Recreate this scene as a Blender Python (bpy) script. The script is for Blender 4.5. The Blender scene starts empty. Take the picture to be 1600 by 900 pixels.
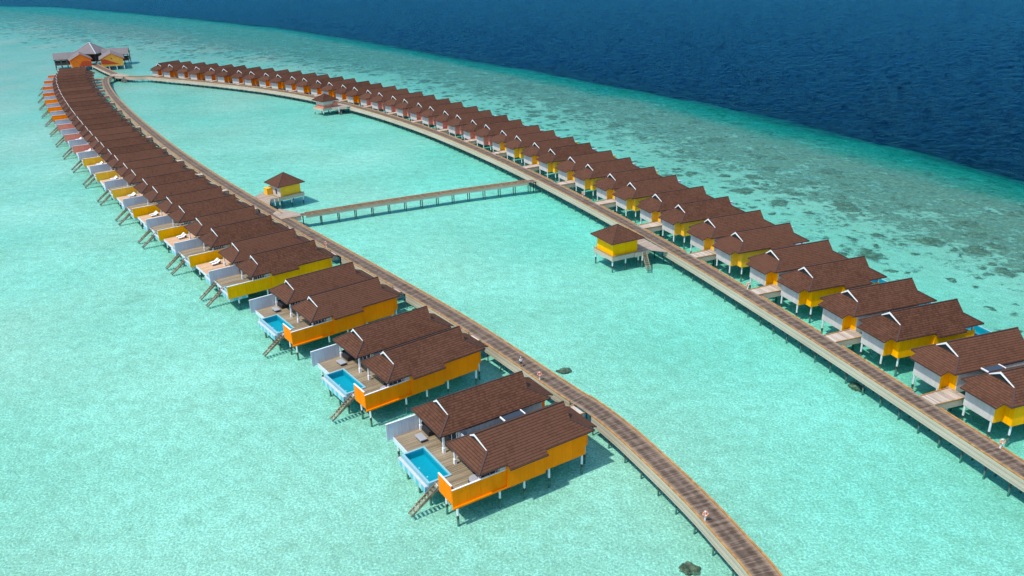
import bpy, bmesh, math, random
from mathutils import Vector, Matrix
random.seed(7)
C = bpy.context.scene.collection
S = 1.3                      # metres per survey unit
R = math.radians
# survey-unit constants of the villas (u: deck end -> boardwalk end, v: towards the near neighbour)
L = 10.6; ZR = 6.54; ZE = 4.27; ZF = 1.57; ZD = 1.92; SL = (ZR - ZE) / 3.32
SEA = -1.25                  # typical lagoon floor, metres

# ------------------------------------------------------------------ materials
def mat(name):
    m = bpy.data.materials.new(name); m.use_nodes = True
    nt = m.node_tree; b = nt.nodes['Principled BSDF']
    return m, nt, b
def N(nt, t, **kw):
    n = nt.nodes.new(t)
    for k, v in kw.items():
        if k in n.inputs: n.inputs[k].default_value = v
        else: setattr(n, k, v)
    return n
def ramp(nt, stops, interp='LINEAR'):
    r = nt.nodes.new('ShaderNodeValToRGB'); cr = r.color_ramp; cr.interpolation = interp
    while len(cr.elements) < len(stops): cr.elements.new(0.5)
    for e, (p, c) in zip(cr.elements, stops):
        e.position = p; e.color = (*c, 1) if len(c) == 3 else c
    return r
def mix(nt, a, b, fac, mode='MIX'):
    m = nt.nodes.new('ShaderNodeMix'); m.data_type = 'RGBA'; m.blend_type = mode
    for s, i in ((fac, 0), (a, 6), (b, 7)):
        if isinstance(s, (int, float)): m.inputs[i].default_value = s
        elif isinstance(s, tuple): m.inputs[i].default_value = (*s, 1)
        else: nt.links.new(s, m.inputs[i])
    return m.outputs[2]
def math_(nt, op, a, b=0.0, clamp=False):
    m = nt.nodes.new('ShaderNodeMath'); m.operation = op; m.use_clamp = clamp
    for s, i in ((a, 0), (b, 1)):
        if isinstance(s, (int, float)): m.inputs[i].default_value = s
        else: nt.links.new(s, m.inputs[i])
    return m.outputs[0]
def bump(nt, b, h, strength=0.4, dist=0.05):
    n = N(nt, 'ShaderNodeBump', Strength=strength, Distance=dist); nt.links.new(h, n.inputs['Height'])
    nt.links.new(n.outputs[0], b.inputs['Normal'])
def uvnode(nt, name='UVMap'):
    return N(nt, 'ShaderNodeUVMap', uv_map=name).outputs[0]
def scale_vec(nt, v, s):
    m = nt.nodes.new('ShaderNodeMapping'); m.inputs['Scale'].default_value = s; nt.links.new(v, m.inputs[0]); return m.outputs[0]
def noise(nt, v, scale, detail=3, rough=.55, s=None):
    n = N(nt, 'ShaderNodeTexNoise', Scale=scale, Detail=detail, Roughness=rough)
    nt.links.new(scale_vec(nt, v, s) if s else v, n.inputs['Vector']); return n.outputs[0]
def world_pos(nt): return nt.nodes.new('ShaderNodeNewGeometry').outputs['Position']

def paint(name, col, rough=.6, dirt=.12, boards=0.0, board_dark=.8):
    """painted boards: faint seams (every `boards` metres along u), weathering streaks running down"""
    m, nt, b = mat(name)
    uv = uvnode(nt); wp = world_pos(nt)
    n1 = noise(nt, wp, .9, 4); n2 = noise(nt, wp, 4, 3, s=(1, 1, .12))
    f = math_(nt, 'MULTIPLY', math_(nt, 'ADD', n1, n2), .5)
    r = ramp(nt, [(.35, tuple(c * (1 - dirt) for c in col)), (.62, tuple(min(1, c * (1 + dirt * .5)) for c in col))])
    nt.links.new(f, r.inputs[0]); out = r.outputs[0]
    if boards:
        sx = nt.nodes.new('ShaderNodeSeparateXYZ'); nt.links.new(uv, sx.inputs[0])
        fr = math_(nt, 'FRACT', math_(nt, 'DIVIDE', sx.outputs[0], boards))
        seam = math_(nt, 'LESS_THAN', fr, .035)
        fid = nt.nodes.new('ShaderNodeTexWhiteNoise'); fid.noise_dimensions = '1D'
        nt.links.new(math_(nt, 'FLOOR', math_(nt, 'DIVIDE', sx.outputs[0], boards)), fid.inputs['W'])
        tone = math_(nt, 'ADD', .93, math_(nt, 'MULTIPLY', fid.outputs[0], .1))
        out = mix(nt, out, tone, 1.0, 'MULTIPLY') if False else out
        mm = nt.nodes.new('ShaderNodeMix'); mm.data_type = 'RGBA'; mm.blend_type = 'MULTIPLY'; mm.inputs[0].default_value = 1
        nt.links.new(out, mm.inputs[6]); nt.links.new(tone, mm.inputs[7]); out = mm.outputs[2]
        out = mix(nt, out, tuple(c * board_dark for c in col), seam)
        bump(nt, b, math_(nt, 'SUBTRACT', 1, seam), .5, .01)
    nt.links.new(out, b.inputs['Base Color']); b.inputs['Roughness'].default_value = rough; b.inputs['Specular IOR Level'].default_value = .06
    return m

def wood(name, cols, plank=.14, along='x', rough=.75, seams=True, patch=1.0):
    """weathered planks laid across UV x (one plank per `plank` metres)"""
    m, nt, b = mat(name)
    uv = uvnode(nt); sx = nt.nodes.new('ShaderNodeSeparateXYZ'); nt.links.new(uv, sx.inputs[0])
    a, c = (sx.outputs[0], sx.outputs[1]) if along == 'x' else (sx.outputs[1], sx.outputs[0])
    pid = math_(nt, 'FLOOR', math_(nt, 'DIVIDE', a, plank))
    wn = nt.nodes.new('ShaderNodeTexWhiteNoise'); wn.noise_dimensions = '1D'; nt.links.new(pid, wn.inputs['W'])
    grain = noise(nt, uv, 3.0, 4, .6, s=((6, .5, 1) if along == 'x' else (.5, 6, 1)))
    big = noise(nt, uv, .55 * patch, 3, .5, s=((1.6, .35, 1) if along == 'x' else (.35, 1.6, 1)))
    f = math_(nt, 'ADD', math_(nt, 'MULTIPLY', wn.outputs[0], .3), math_(nt, 'ADD', math_(nt, 'MULTIPLY', grain, .3), math_(nt, 'MULTIPLY', big, .55)))
    r = ramp(nt, [(.3, cols[0]), (.55, cols[1]), (.8, cols[2])]); nt.links.new(f, r.inputs[0]); out = r.outputs[0]
    if seams:
        seam = math_(nt, 'LESS_THAN', math_(nt, 'FRACT', math_(nt, 'DIVIDE', a, plank)), .1)
        out = mix(nt, out, tuple(q * .45 for q in cols[0]), seam)
        bump(nt, b, math_(nt, 'SUBTRACT', f, seam), .4, .012)
    nt.links.new(out, b.inputs['Base Color']); b.inputs['Roughness'].default_value = rough; b.inputs['Specular IOR Level'].default_value = .15
    return m

def walk_mat():
    """boardwalk planks: UV x across (0..1 over the width), UV y metres along"""
    m, nt, b = mat('boardwalk_planks')
    uv = uvnode(nt); sx = nt.nodes.new('ShaderNodeSeparateXYZ'); nt.links.new(uv, sx.inputs[0]); x, y = sx.outputs[0], sx.outputs[1]
    pid = math_(nt, 'FLOOR', math_(nt, 'DIVIDE', y, .16))
    wn = nt.nodes.new('ShaderNodeTexWhiteNoise'); wn.noise_dimensions = '1D'; nt.links.new(pid, wn.inputs['W'])
    st = noise(nt, uv, 1.0, 5, .7, s=(2.2, 1.6, 1))
    fine = noise(nt, uv, 1.0, 3, .6, s=(9, 7, 1))
    # worn tracks: two strips where carts roll, paler edges
    d = math_(nt, 'ABSOLUTE', math_(nt, 'SUBTRACT', x, .5))
    edge = ramp(nt, [(.30, (0, 0, 0)), (.44, (1, 1, 1))]); nt.links.new(d, edge.inputs[0])
    trk = ramp(nt, [(.03, (.35,) * 3), (.13, (.0,) * 3), (.24, (.0,) * 3), (.33, (.3,) * 3)]); nt.links.new(d, trk.inputs[0])
    f = math_(nt, 'ADD', math_(nt, 'MULTIPLY', st, .75), math_(nt, 'ADD', math_(nt, 'MULTIPLY', wn.outputs[0], .22), math_(nt, 'MULTIPLY', fine, .18)))
    f = math_(nt, 'ADD', f, math_(nt, 'MULTIPLY', trk.outputs[0], .3))
    r = ramp(nt, [(.38, (.058, .038, .026)), (.58, (.118, .084, .060)), (.85, (.25, .19, .14))]); nt.links.new(f, r.inputs[0])
    pale = ramp(nt, [(.3, (.16, .105, .065)), (.7, (.32, .235, .155))]); nt.links.new(f, pale.inputs[0])
    out = mix(nt, r.outputs[0], pale.outputs[0], edge.outputs[0])
    seam = math_(nt, 'LESS_THAN', math_(nt, 'FRACT', math_(nt, 'DIVIDE', y, .16)), .09)
    out = mix(nt, out, (.04, .03, .025), math_(nt, 'MULTIPLY', seam, .6))
    nt.links.new(out, b.inputs['Base Color']); b.inputs['Roughness'].default_value = .8; b.inputs['Specular IOR Level'].default_value = .15
    bump(nt, b, math_(nt, 'SUBTRACT', f, seam), .4, .012)
    return m

def roof_mat(name, a, c):
    """courses of flat shingles: UV x along the eave, UV y up the slope, metres"""
    m, nt, b = mat(name)
    uv = uvnode(nt); sx = nt.nodes.new('ShaderNodeSeparateXYZ'); nt.links.new(uv, sx.inputs[0])
    row = .385
    yy = math_(nt, 'DIVIDE', sx.outputs[1], row)
    fr = math_(nt, 'FRACT', yy); rid = math_(nt, 'FLOOR', yy)
    xx = math_(nt, 'DIVIDE', math_(nt, 'ADD', sx.outputs[0], math_(nt, 'MULTIPLY', rid, .137)), .3)
    cell = nt.nodes.new('ShaderNodeTexWhiteNoise'); cell.noise_dimensions = '2D'
    cv = nt.nodes.new('ShaderNodeCombineXYZ'); nt.links.new(math_(nt, 'FLOOR', xx), cv.inputs[0]); nt.links.new(rid, cv.inputs[1]); nt.links.new(cv.outputs[0], cell.inputs['Vector'])
    wp = world_pos(nt)
    big = noise(nt, wp, .30, 5, .65); fine = noise(nt, uv, 5, 2)
    f = math_(nt, 'ADD', math_(nt, 'MULTIPLY', cell.outputs[0], .42), math_(nt, 'ADD', math_(nt, 'MULTIPLY', big, .62), math_(nt, 'MULTIPLY', fine, .2)))
    oi = nt.nodes.new('ShaderNodeObjectInfo')
    f = math_(nt, 'ADD', f, math_(nt, 'MULTIPLY', math_(nt, 'SUBTRACT', oi.outputs['Random'], .5), .34))
    r = ramp(nt, [(.2, a), (.8, c)]); nt.links.new(f, r.inputs[0])
    groove = math_(nt, 'LESS_THAN', fr, .2)
    vert = math_(nt, 'LESS_THAN', math_(nt, 'FRACT', xx), .06)
    out = mix(nt, r.outputs[0], tuple(q * .4 for q in a), math_(nt, 'MULTIPLY', groove, .72))
    out = mix(nt, out, tuple(q * .6 for q in a), math_(nt, 'MULTIPLY', vert, .18))
    nt.links.new(out, b.inputs['Base Color']); b.inputs['Roughness'].default_value = .9; b.inputs['Specular IOR Level'].default_value = .08
    bump(nt, b, math_(nt, 'SUBTRACT', math_(nt, 'SUBTRACT', 1, fr), groove), .5, .03)
    return m

def plain(name, col, rough=.5, var=.1, metal=0.0):
    m, nt, b = mat(name)
    n = noise(nt, world_pos(nt), 2.5, 3)
    r = ramp(nt, [(.3, tuple(c * (1 - var) for c in col)), (.7, tuple(min(1, c * (1 + var)) for c in col))]); nt.links.new(n, r.inputs[0])
    nt.links.new(r.outputs[0], b.inputs['Base Color']); b.inputs['Roughness'].default_value = rough; b.inputs['Metallic'].default_value = metal
    return m

M = {}
M['roof'] = roof_mat('brown_shingles', (.060, .0265, .0155), (.116, .053, .0325))
M['grey_roof'] = roof_mat('grey_shingles', (.13, .115, .115), (.22, .195, .19))
M['under'] = plain('soffit_boards', (.42, .38, .33), .8)
M['ridge'] = plain('ridge_capping', (.055, .028, .021), .8)
COL = {'orange': (1.0, .235, .0), 'deep_orange': (.74, .17, .014), 'yellow': (1.0, .43, .0), 'pale_yellow': (.92, .50, .035), 'pink': (.76, .27, .18), 'lemon': (1.0, .47, .0)}
for k, c in COL.items(): M[k] = paint(k + '_boards', c, .55, .10, 1.55, .82)
M['white_wall'] = paint('white_wall_boards', (.56, .53, .48), .6, .10, .35, .9)
M['white_fence'] = paint('white_fence_boards', (.52, .54, .58), .55, .08, 1.9, .8)
M['white'] = plain('white_trim', (.80, .80, .79), .5, .05)
M['post'] = plain('white_post', (.68, .70, .69), .6, .08)
M['algae'] = plain('wet_algae', (.035, .045, .03), .5, .4)
M['pale_stone'] = plain('pale_stone', (.50, .52, .54), .5)
M['shade_crust'] = plain('shade_toned_crust', (.13, .19, .15), .8, .3)  # shade tone painted on submerged legs, blending them into the shadowed water
M['deck'] = wood('grey_deck_planks', [(.14, .105, .065), (.26, .205, .13), (.38, .315, .215)], .15, 'y')
M['warm_deck'] = wood('warm_deck_planks', [(.42, .24, .13), (.58, .36, .21), (.66, .46, .31)], .15, 'y')
M['skirt'] = plain('pale_skirt', (.55, .62, .66), .6, .1)
M['stair'] = wood('stair_wood', [(.11, .085, .055), (.25, .20, .13), (.42, .36, .25)], .3, 'x', seams=False)
M['walk'] = walk_mat()
M['plaza'] = wood('plaza_planks', [(.22, .165, .12), (.36, .29, .22), (.47, .39, .31)], .16, 'y')
M['bridge'] = wood('bridge_planks', [(.26, .20, .15), (.47, .39, .31), (.62, .55, .46)], .3, 'x')
M['fascia'] = wood('pale_fascia', [(.33, .275, .19), (.47, .405, .30), (.57, .505, .40)], .22, 'y', patch=.5)
M['rail'] = wood('orange_rail', [(.26, .13, .045), (.40, .205, .065), (.50, .28, .10)], .5, 'x', seams=False)
M['pile'] = plain('dark_pile', (.055, .05, .042), .8, .3)
M['dark'] = plain('dark_louvre', (.035, .03, .03), .6, .2)
M['glass'] = plain('dark_glass', (.03, .04, .05), .12, .1)
M['wicker'] = plain('black_wicker', (.022, .02, .02), .7, .3)
M['cushion'] = plain('grey_cushion', (.33, .34, .36), .9, .06)
M['towel'] = plain('white_towel', (.82, .81, .79), .9, .03)
M['pool_tile'] = plain('pool_tile', (.25, .45, .49), .35, .06)
M['basin'] = plain('pool_basin', (.010, .33, .41), .3, .05)
M['coral'] = None
def stripes():
    m, nt, b = mat('pool_mosaic'); uv = uvnode(nt); sx = nt.nodes.new('ShaderNodeSeparateXYZ'); nt.links.new(uv, sx.inputs[0])
    fr = math_(nt, 'FRACT', math_(nt, 'DIVIDE', sx.outputs[0], 1.6)); k = math_(nt, 'LESS_THAN', fr, .45)
    n = noise(nt, uv, 6, 2)
    r = ramp(nt, [(.3, (.06, .38, .46)), (.7, (.11, .47, .54))]); nt.links.new(n, r.inputs[0])
    nt.links.new(mix(nt, r.outputs[0], (.40, .53, .55), k), b.inputs['Base Color']); b.inputs['Roughness'].default_value = .35
    return m
M['mosaic'] = stripes()
def pool_water():
    m, nt, b = mat('pool_water'); nt.nodes.remove(b)
    out = nt.nodes['Material Output']
    tr = N(nt, 'ShaderNodeBsdfTransparent', Color=(.55, .93, .96, 1)); gl = N(nt, 'ShaderNodeBsdfGlossy', Roughness=.06)
    fr = N(nt, 'ShaderNodeFresnel', IOR=1.04); mx = nt.nodes.new('ShaderNodeMixShader')
    nt.links.new(fr.outputs[0], mx.inputs[0]); nt.links.new(tr.outputs[0], mx.inputs[1]); nt.links.new(gl.outputs[0], mx.inputs[2])
    bp = N(nt, 'ShaderNodeBump', Strength=.25, Distance=.05); nt.links.new(noise(nt, world_pos(nt), 2.2, 2), bp.inputs['Height'])
    nt.links.new(bp.outputs[0], gl.inputs['Normal']); nt.links.new(mx.outputs[0], out.inputs[0])
    return m
M['pool_water'] = pool_water()

# ------------------------------------------------------------------ mesh builder
class MB:
    """collects faces (survey units), builds one mesh in metres; fn maps (u,v,z) to local coordinates"""
    def __init__(s, fn=None): s.v = []; s.f = []; s.mi = []; s.uv = []; s.fn = fn or (lambda u, v, z: (u, v, z))
    def face(s, pts, m=0, uv=None):
        i = len(s.v); s.v += [tuple(S * q for q in s.fn(*p)) for p in pts]; s.f.append(tuple(range(i, i + len(pts)))); s.mi.append(m)
        if uv is None:
            a = Vector(pts[0]); e1 = (Vector(pts[1]) - a); n = e1.cross(Vector(pts[-1]) - a)
            e1.normalize()
            if n.length > 0: n.normalize()
            if abs(n.z) > .99: e1 = Vector((1, 0, 0)); e2 = Vector((0, 1, 0))
            else:
                e1 = Vector((-n.y, n.x, 0)).normalized(); e2 = n.cross(e1)
                if e2.z < 0: e2 = -e2
            uv = [(S * e1.dot(Vector(p)), S * e2.dot(Vector(p))) for p in pts]
        s.uv += uv
    def box(s, u0, u1, v0, v1, z0, z1, m=0):
        p = lambda a, b, c: ((u0, u1)[a], (v0, v1)[b], (z0, z1)[c])
        for q in (((0,0,0),(0,1,0),(1,1,0),(1,0,0)), ((0,0,1),(1,0,1),(1,1,1),(0,1,1)), ((0,0,0),(1,0,0),(1,0,1),(0,0,1)),
                  ((1,0,0),(1,1,0),(1,1,1),(1,0,1)), ((1,1,0),(0,1,0),(0,1,1),(1,1,1)), ((0,1,0),(0,0,0),(0,0,1),(0,1,1))):
            s.face([p(*k) for k in q], m)
        return s
    def prism(s, poly, z0, z1, m=0, mt=None):
        n = len(poly)
        s.face([(x, y, z1) for x, y in poly], m if mt is None else mt); s.face([(x, y, z0) for x, y in reversed(poly)], m)
        for i in range(n):
            a, b = poly[i], poly[(i + 1) % n]
            s.face([(*a, z0), (*b, z0), (*b, z1), (*a, z1)], m)
        return s
    def slab(s, polys, t, m=0, mu=1):
        """roof: top polygons with an underside `t` below and closed rims on open edges"""
        edges = {}
        for P in polys:
            s.face(P, m)
            s.face([(a, b, c - t) for a, b, c in reversed(P)], mu)
            for i in range(len(P)):
                a, b = P[i], P[(i + 1) % len(P)]
                ka, kb = tuple(round(q, 3) for q in a), tuple(round(q, 3) for q in b)
                if (kb, ka) in edges: edges.pop((kb, ka))
                else: edges[(ka, kb)] = (a, b)
        for a, b in edges.values():
            s.face([a, (a[0], a[1], a[2] - t), (b[0], b[1], b[2] - t), b], 2)
        return s
    def tube(s, p0, p1, r0, r1=None, n=8, m=0, cap=True):
        r1 = r0 if r1 is None else r1
        a, b = Vector(p0), Vector(p1); d = (b - a).normalized()
        x = d.cross(Vector((0, 0, 1)) if abs(d.z) < .9 else Vector((1, 0, 0))).normalized(); y = d.cross(x)
        ra = [a + (x * math.cos(2 * math.pi * i / n) + y * math.sin(2 * math.pi * i / n)) * r0 for i in range(n)]
        rb = [b + (x * math.cos(2 * math.pi * i / n) + y * math.sin(2 * math.pi * i / n)) * r1 for i in range(n)]
        for i in range(n):
            j = (i + 1) % n; s.face([tuple(ra[i]), tuple(ra[j]), tuple(rb[j]), tuple(rb[i])], m)
        if cap: s.face([tuple(q) for q in reversed(ra)], m); s.face([tuple(q) for q in rb], m)
        return s
    def bar(s, p0, p1, w, h, m=0, up=(0, 0, 1)):
        a, b = Vector(p0), Vector(p1); d = (b - a).normalized(); x = d.cross(Vector(up)).normalized() * w / 2; y = x.cross(d).normalized() * h / 2
        A = [a - x - y, a + x - y, a + x + y, a - x + y]; B = [q + (b - a) for q in A]
        for i in range(4):
            j = (i + 1) % 4; s.face([tuple(A[i]), tuple(A[j]), tuple(B[j]), tuple(B[i])], m)
        s.face([tuple(q) for q in reversed(A)], m); s.face([tuple(q) for q in B], m)
        return s
    def mesh(s, name, mats):
        me = bpy.data.meshes.new(name); me.from_pydata(s.v, [], s.f)
        ul = me.uv_layers.new(name='UVMap')
        for i, q in enumerate(s.uv): ul.data[i].uv = q
        for m in mats: me.materials.append(m)
        me.polygons.foreach_set('material_index', s.mi)
        bm = bmesh.new(); bm.from_mesh(me)
        bmesh.ops.remove_doubles(bm, verts=bm.verts, dist=1e-4)
        bmesh.ops.recalc_face_normals(bm, faces=bm.faces); bm.to_mesh(me); bm.free()
        return me
    def build(s, name, mats, parent=None, label=None):
        if not isinstance(mats, (list, tuple)): mats = [mats]
        o = bpy.data.objects.new(name, s.mesh(name, mats)); C.objects.link(o)
        if parent is not None: o.parent = parent
        if label: o['label'] = label
        return o

def empty(name, x, y, deg=0, z=0):
    o = bpy.data.objects.new(name, None); C.objects.link(o); o.location = (S * x, S * y, S * z); o.rotation_euler = (0, 0, R(deg)); o.empty_display_size = .5
    return o
def tag(o, label, cat, group=None):
    o['label'] = label; o['category'] = cat
    if group: o['group'] = group
    return o
def struct(o, kind='structure', label=None):
    o['kind'] = kind
    if label: o['label'] = label
    return o
KIDS = {}
def kids(o): return [c for c in C.objects if c.parent == o]
def copy_thing(root, tree):
    """copy of a thing with copies of its parts and sub-parts (tree: list of (obj, [children]))"""
    r = root.copy(); C.objects.link(r)
    for o, subs in tree:
        c = o.copy(); C.objects.link(c); c.parent = r
        for q in subs:
            g = q.copy(); C.objects.link(g); g.parent = c
    return r

# ------------------------------------------------------------------ villas
def fn_left(u, v, z): return (u, -v, z)
def fn_right(u, v, z): return (L - u, -v, z)

def roof_polys(dv=0.0, lower=True):
    G = (.42, 1.70, ZR - SL * 1.70); hs = (G[2] - ZE) / (G[0] + 1.5)
    z2 = ZE - .40
    P = lambda u, v, z: (u, v + dv, z)
    a, b = P(0, 0, ZR), P(L, 0, ZR)
    g1, g2 = P(G[0], G[1], G[2]), P(G[0], -G[1], G[2]); h1, h2 = P(L - G[0], G[1], G[2]), P(L - G[0], -G[1], G[2])
    e = 3.32; U0, U1 = -1.5, L + 1.5
    if lower:
        zl = ZR - SL * 3.82
        near = [a, g1, P(U0, e, ZE), P(1.66, e, ZE), P(1.66, 3.82, zl), P(6.07, 3.82, zl), P(6.07, e, ZE), P(U1, e, ZE), h1, b]
    else: near = [a, g1, P(U0, e, ZE), P(U1, e, ZE), h1, b]
    far = [b, h2, P(U1, -e, ZE), P(U0, -e, ZE), g2, a]
    front = [g1, g2, P(U0, -e, ZE), P(U0, e, ZE)]
    rear = [h2, h1, P(U1, e, ZE), P(U1, 2.4, ZE), P(U1, -2.4, ZE), P(U1, -e, ZE)]
    canopy = [P(U1, -2.4, ZE), P(U1, 2.4, ZE), P(U1 + .98, 2.4, z2), P(U1 + .98, -2.4, z2)]
    return [near, far, front, rear, canopy], (a, b, g1, g2, h1, h2)

def add_roof(fn, parent, dv=0.0, lower=True):
    white_end = 1 if fn is fn_left else -1
    polys, (a, b, g1, g2, h1, h2) = roof_polys(dv, lower)
    mb = MB(fn)
    # split concave polygons into fans that keep the outline: near slope and rear hip
    mb.slab(polys, .13)
    ro = mb.build('roof', [M['roof'], M['under'], M['ridge']], parent)
    ro.data.polygons.foreach_set('use_smooth', [False] * len(ro.data.polygons))
    for (p, q1, q2, s) in ((a, g1, g2, 1), (b, h1, h2, -1)):
        w = MB(fn)
        for q in (q1, q2):
            A, B = Vector(p), Vector(q)
            off = Vector((-.025 * s, 0, -.006)); dn = Vector((0, 0, -.26))
            pts = [A + off, B + off, B + off + dn * .5, A + off + dn]
            back = [x + Vector((.1 * s, 0, 0)) for x in pts]
            w.face([tuple(x) for x in pts]); w.face([tuple(x) for x in reversed(back)])
            for i in range(4):
                j = (i + 1) % 4; w.face([tuple(pts[i]), tuple(back[i]), tuple(back[j]), tuple(pts[j])])
        w.build('bargeboard', M['white'] if s == white_end else M['ridge'], ro)
        g = MB(fn); u = q1[0] + .01 * s
        g.prism([(u, q1[1] - .05), (u + .04 * s, q1[1] - .05), (u + .04 * s, q2[1] + .05), (u, q2[1] + .05)], q1[2] - .1, q1[2] - .02)
        g.face([(u, q2[1] + .06, q1[2] - .02), (u, q1[1] - .06, q1[2] - .02), (u, p[1], ZR - .12)])
        g.build('gable_vent', M['dark'], ro)
    # hip and ridge capping
    c = MB(fn)
    for A, B in ((a, b), (g1, polys[2][3]), (g2, polys[2][2]), (h1, polys[3][2]), (h2, polys[3][5])):
        c.bar((A[0], A[1], A[2] + .015), (B[0], B[1], B[2] + .015), .16, .06)
    c.build('ridge_cap', M['ridge'], ro)
    return ro

def stilt(fn, parent, u, v, top=ZF):
    mb = MB(fn); mb.tube((u, v, .32), (u, v, top), .12, n=8, m=0); mb.tube((u, v, -.02), (u, v, .33), .135, n=8, m=1); mb.tube((u, v, SEA / S - .5), (u, v, -.021), .13, n=8, m=2)
    return mb.build('stilt', [M['post'], M['algae'], M['shade_crust']], parent)

def column(fn, parent, u, v, z1=4.35):
    mb = MB(fn); mb.box(u - .09, u + .09, v - .09, v + .09, ZD, z1); mb.box(u - .14, u + .14, v - .14, v + .14, ZD, ZD + .6)
    return mb.build('column', M['white'], parent)

def staircase(fn, parent, v, u0=-3.95, u1=-7.1, w=.66):
    mb = MB(fn); zb = -.35; n = 10
    for s in (0, 1): mb.bar((u0 + .1, v + s * w, ZD - .12), (u1, v + s * w, zb), .07, .19)
    for i in range(n):
        t = (i + .5) / n; u = u0 + (u1 - u0) * t; z = ZD - .1 + (zb - ZD + .1) * t
        mb.box(u - .11, u + .11, v + .02, v + w - .02, z - .03, z + .03)
    for s in (0, 1):   # low handrail
        mb.bar((u0 + .1, v + s * w, ZD + .12), (u1 + .9, v + s * w, zb + .75), .06, .07)
        for t in (.05, .4, .72): mb.bar((u0 + (u1 - u0) * t, v + s * w, ZD - .1 + (zb - ZD + .1) * t), (u0 + (u1 - u0) * t, v + s * w, ZD + .12 + (zb - ZD + .1) * t + .05), .05, .05, up=(1, 0, 0))
    return mb.build('staircase', M['stair'], parent)

def pool(fn, parent, u0, u1, v0, v1, ledge=True):
    mb = MB(fn); zt = ZD + .10; zb = 1.0; b = .22; fl = ZD - .75
    ub = u0 + (.42 if ledge else 0)
    def ring(ua, uc, va, vc, z, ua2, uc2, va2, vc2, z2, m):
        A = [(ua, va, z), (uc, va, z), (uc, vc, z), (ua, vc, z)]; B = [(ua2, va2, z2), (uc2, va2, z2), (uc2, vc2, z2), (ua2, vc2, z2)]
        for i in range(4): mb.face([A[i], A[(i + 1) % 4], B[(i + 1) % 4], B[i]], m)
    # rim, basin
    ring(ub, u1, v0, v1, zt, ub + b, u1 - b, v0 + b, v1 - b, zt, 0)
    ring(ub + b, u1 - b, v0 + b, v1 - b, zt, ub + b, u1 - b, v0 + b, v1 - b, fl, 1)
    mb.face([(ub + b, v0 + b, fl), (u1 - b, v0 + b, fl), (u1 - b, v1 - b, fl), (ub + b, v1 - b, fl)], 1)
    # outer skin
    ring(ub, u1, v0, v1, zt, ub, u1, v0, v1, ZD - .25, 0)
    ring(u0, u1, v0, v1, ZD - .25, u0, u1, v0, v1, zb, 2)
    if ledge: mb.face([(u0, v0, ZD - .25), (ub, v0, ZD - .25), (ub, v1, ZD - .25), (u0, v1, ZD - .25)], 0)
    mb.face([(u0, v0, zb), (u0, v1, zb), (u1, v1, zb), (u1, v0, zb)], 0)
    po = mb.build('pool', [M['pool_tile'], M['basin'], M['mosaic']], parent)
    w = MB(fn); w.face([(ub + b + .005, v0 + b + .005, ZD - .12), (u1 - b - .005, v0 + b + .005, ZD - .12), (u1 - b - .005, v1 - b - .005, ZD - .12), (ub + b + .005, v1 - b - .005, ZD - .12)]); w.build('pool_water', M['pool_water'], po)
    if ledge:
        w = MB(fn); w.box(u0 + .0, u0 + .26, v0 - .03, v1 + .03, ZD - .25 + .003, ZD - .12); w.build('overflow_ledge', M['pale_stone'], po)
    lt = MB(fn); vm = (v0 + v1) / 2
    for q in (-.9, .9): lt.tube((ub + .9, vm + q, fl + .002), (ub + .9, vm + q, fl + .03), .09, n=8)
    lt.build('pool_light', M['white'], po)
    return po

def fence(fn, parent, key, pts, z0, z1, t=.09, label=None):
    mb = MB(fn)
    for (a, b) in zip(pts, pts[1:]):
        A = Vector((*a, 0)); B = Vector((*b, 0)); d = (B - A).normalized(); n = Vector((-d.y, d.x, 0)) * t / 2
        q = [A - n, B - n, B + n, A + n]; mb.prism([(p.x, p.y) for p in q], z0, z1)
        k = max(1, round((B - A).length / 1.35))
        for i in range(1, k):     # cover strips between the boards
            p = A + (B - A) * (i / k); dd = d * .035; nn = n * 1.35
            mb.prism([((p - dd - nn).x, (p - dd - nn).y), ((p + dd - nn).x, (p + dd - nn).y), ((p + dd + nn).x, (p + dd + nn).y), ((p - dd + nn).x, (p - dd + nn).y)], z0 + .02, z1 - .03)
    fo = mb.build('fence', M[key], parent, label)
    c = MB(fn)
    for (a, b) in zip(pts, pts[1:]): c.bar((*a, z1 + .02), (*b, z1 + .02), t + .07, .05)
    c.build('coping', M['white'], fo)
    return fo

def body(fn, parent, dv, key, near_key, mirror_porch=False):
    """white room block under one roof, boardwalk-end bump, coloured cladding"""
    mb = MB(fn)
    mb.box(1.0, L + .5, -2.9 + dv, 2.9 + dv, ZF, 4.36)
    mb.box(L + .502, L + 1.72, -2.2 + dv, 1.75 + dv, ZF, 3.96)
    wall = mb.build('wall', M['white_wall'], parent)
    w = MB(fn); w.box(1.66, 6.07, 2.903 + dv, 3.25 + dv, ZF - .06, 3.99); w.box(6.072, L + .56, 2.903 + dv, 3.0 + dv, ZF, 4.27); w.build('side_wall', M[near_key], parent)
    p = MB(fn); p.box(L + .53, L + 1.74, 1.752 + dv, 1.81 + dv, ZF + .01, 3.95); p.box(L + .503, L + .57, 1.812 + dv, 2.9 + dv, ZF + .01, 4.2); p.build('porch_wall', M[key], parent)
    d = MB(fn); d.box(.93, .998, -2.3 + dv, 2.3 + dv, ZD, 3.9, 0)
    for q in (-2.3, -1.15, 0, 1.15, 2.3): d.box(.88, .93, q - .05 + dv, q + .05 + dv, ZD, 3.9, 1)
    d.build('sliding_door', [M['glass'], M['white']], parent)
    return wall

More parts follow.
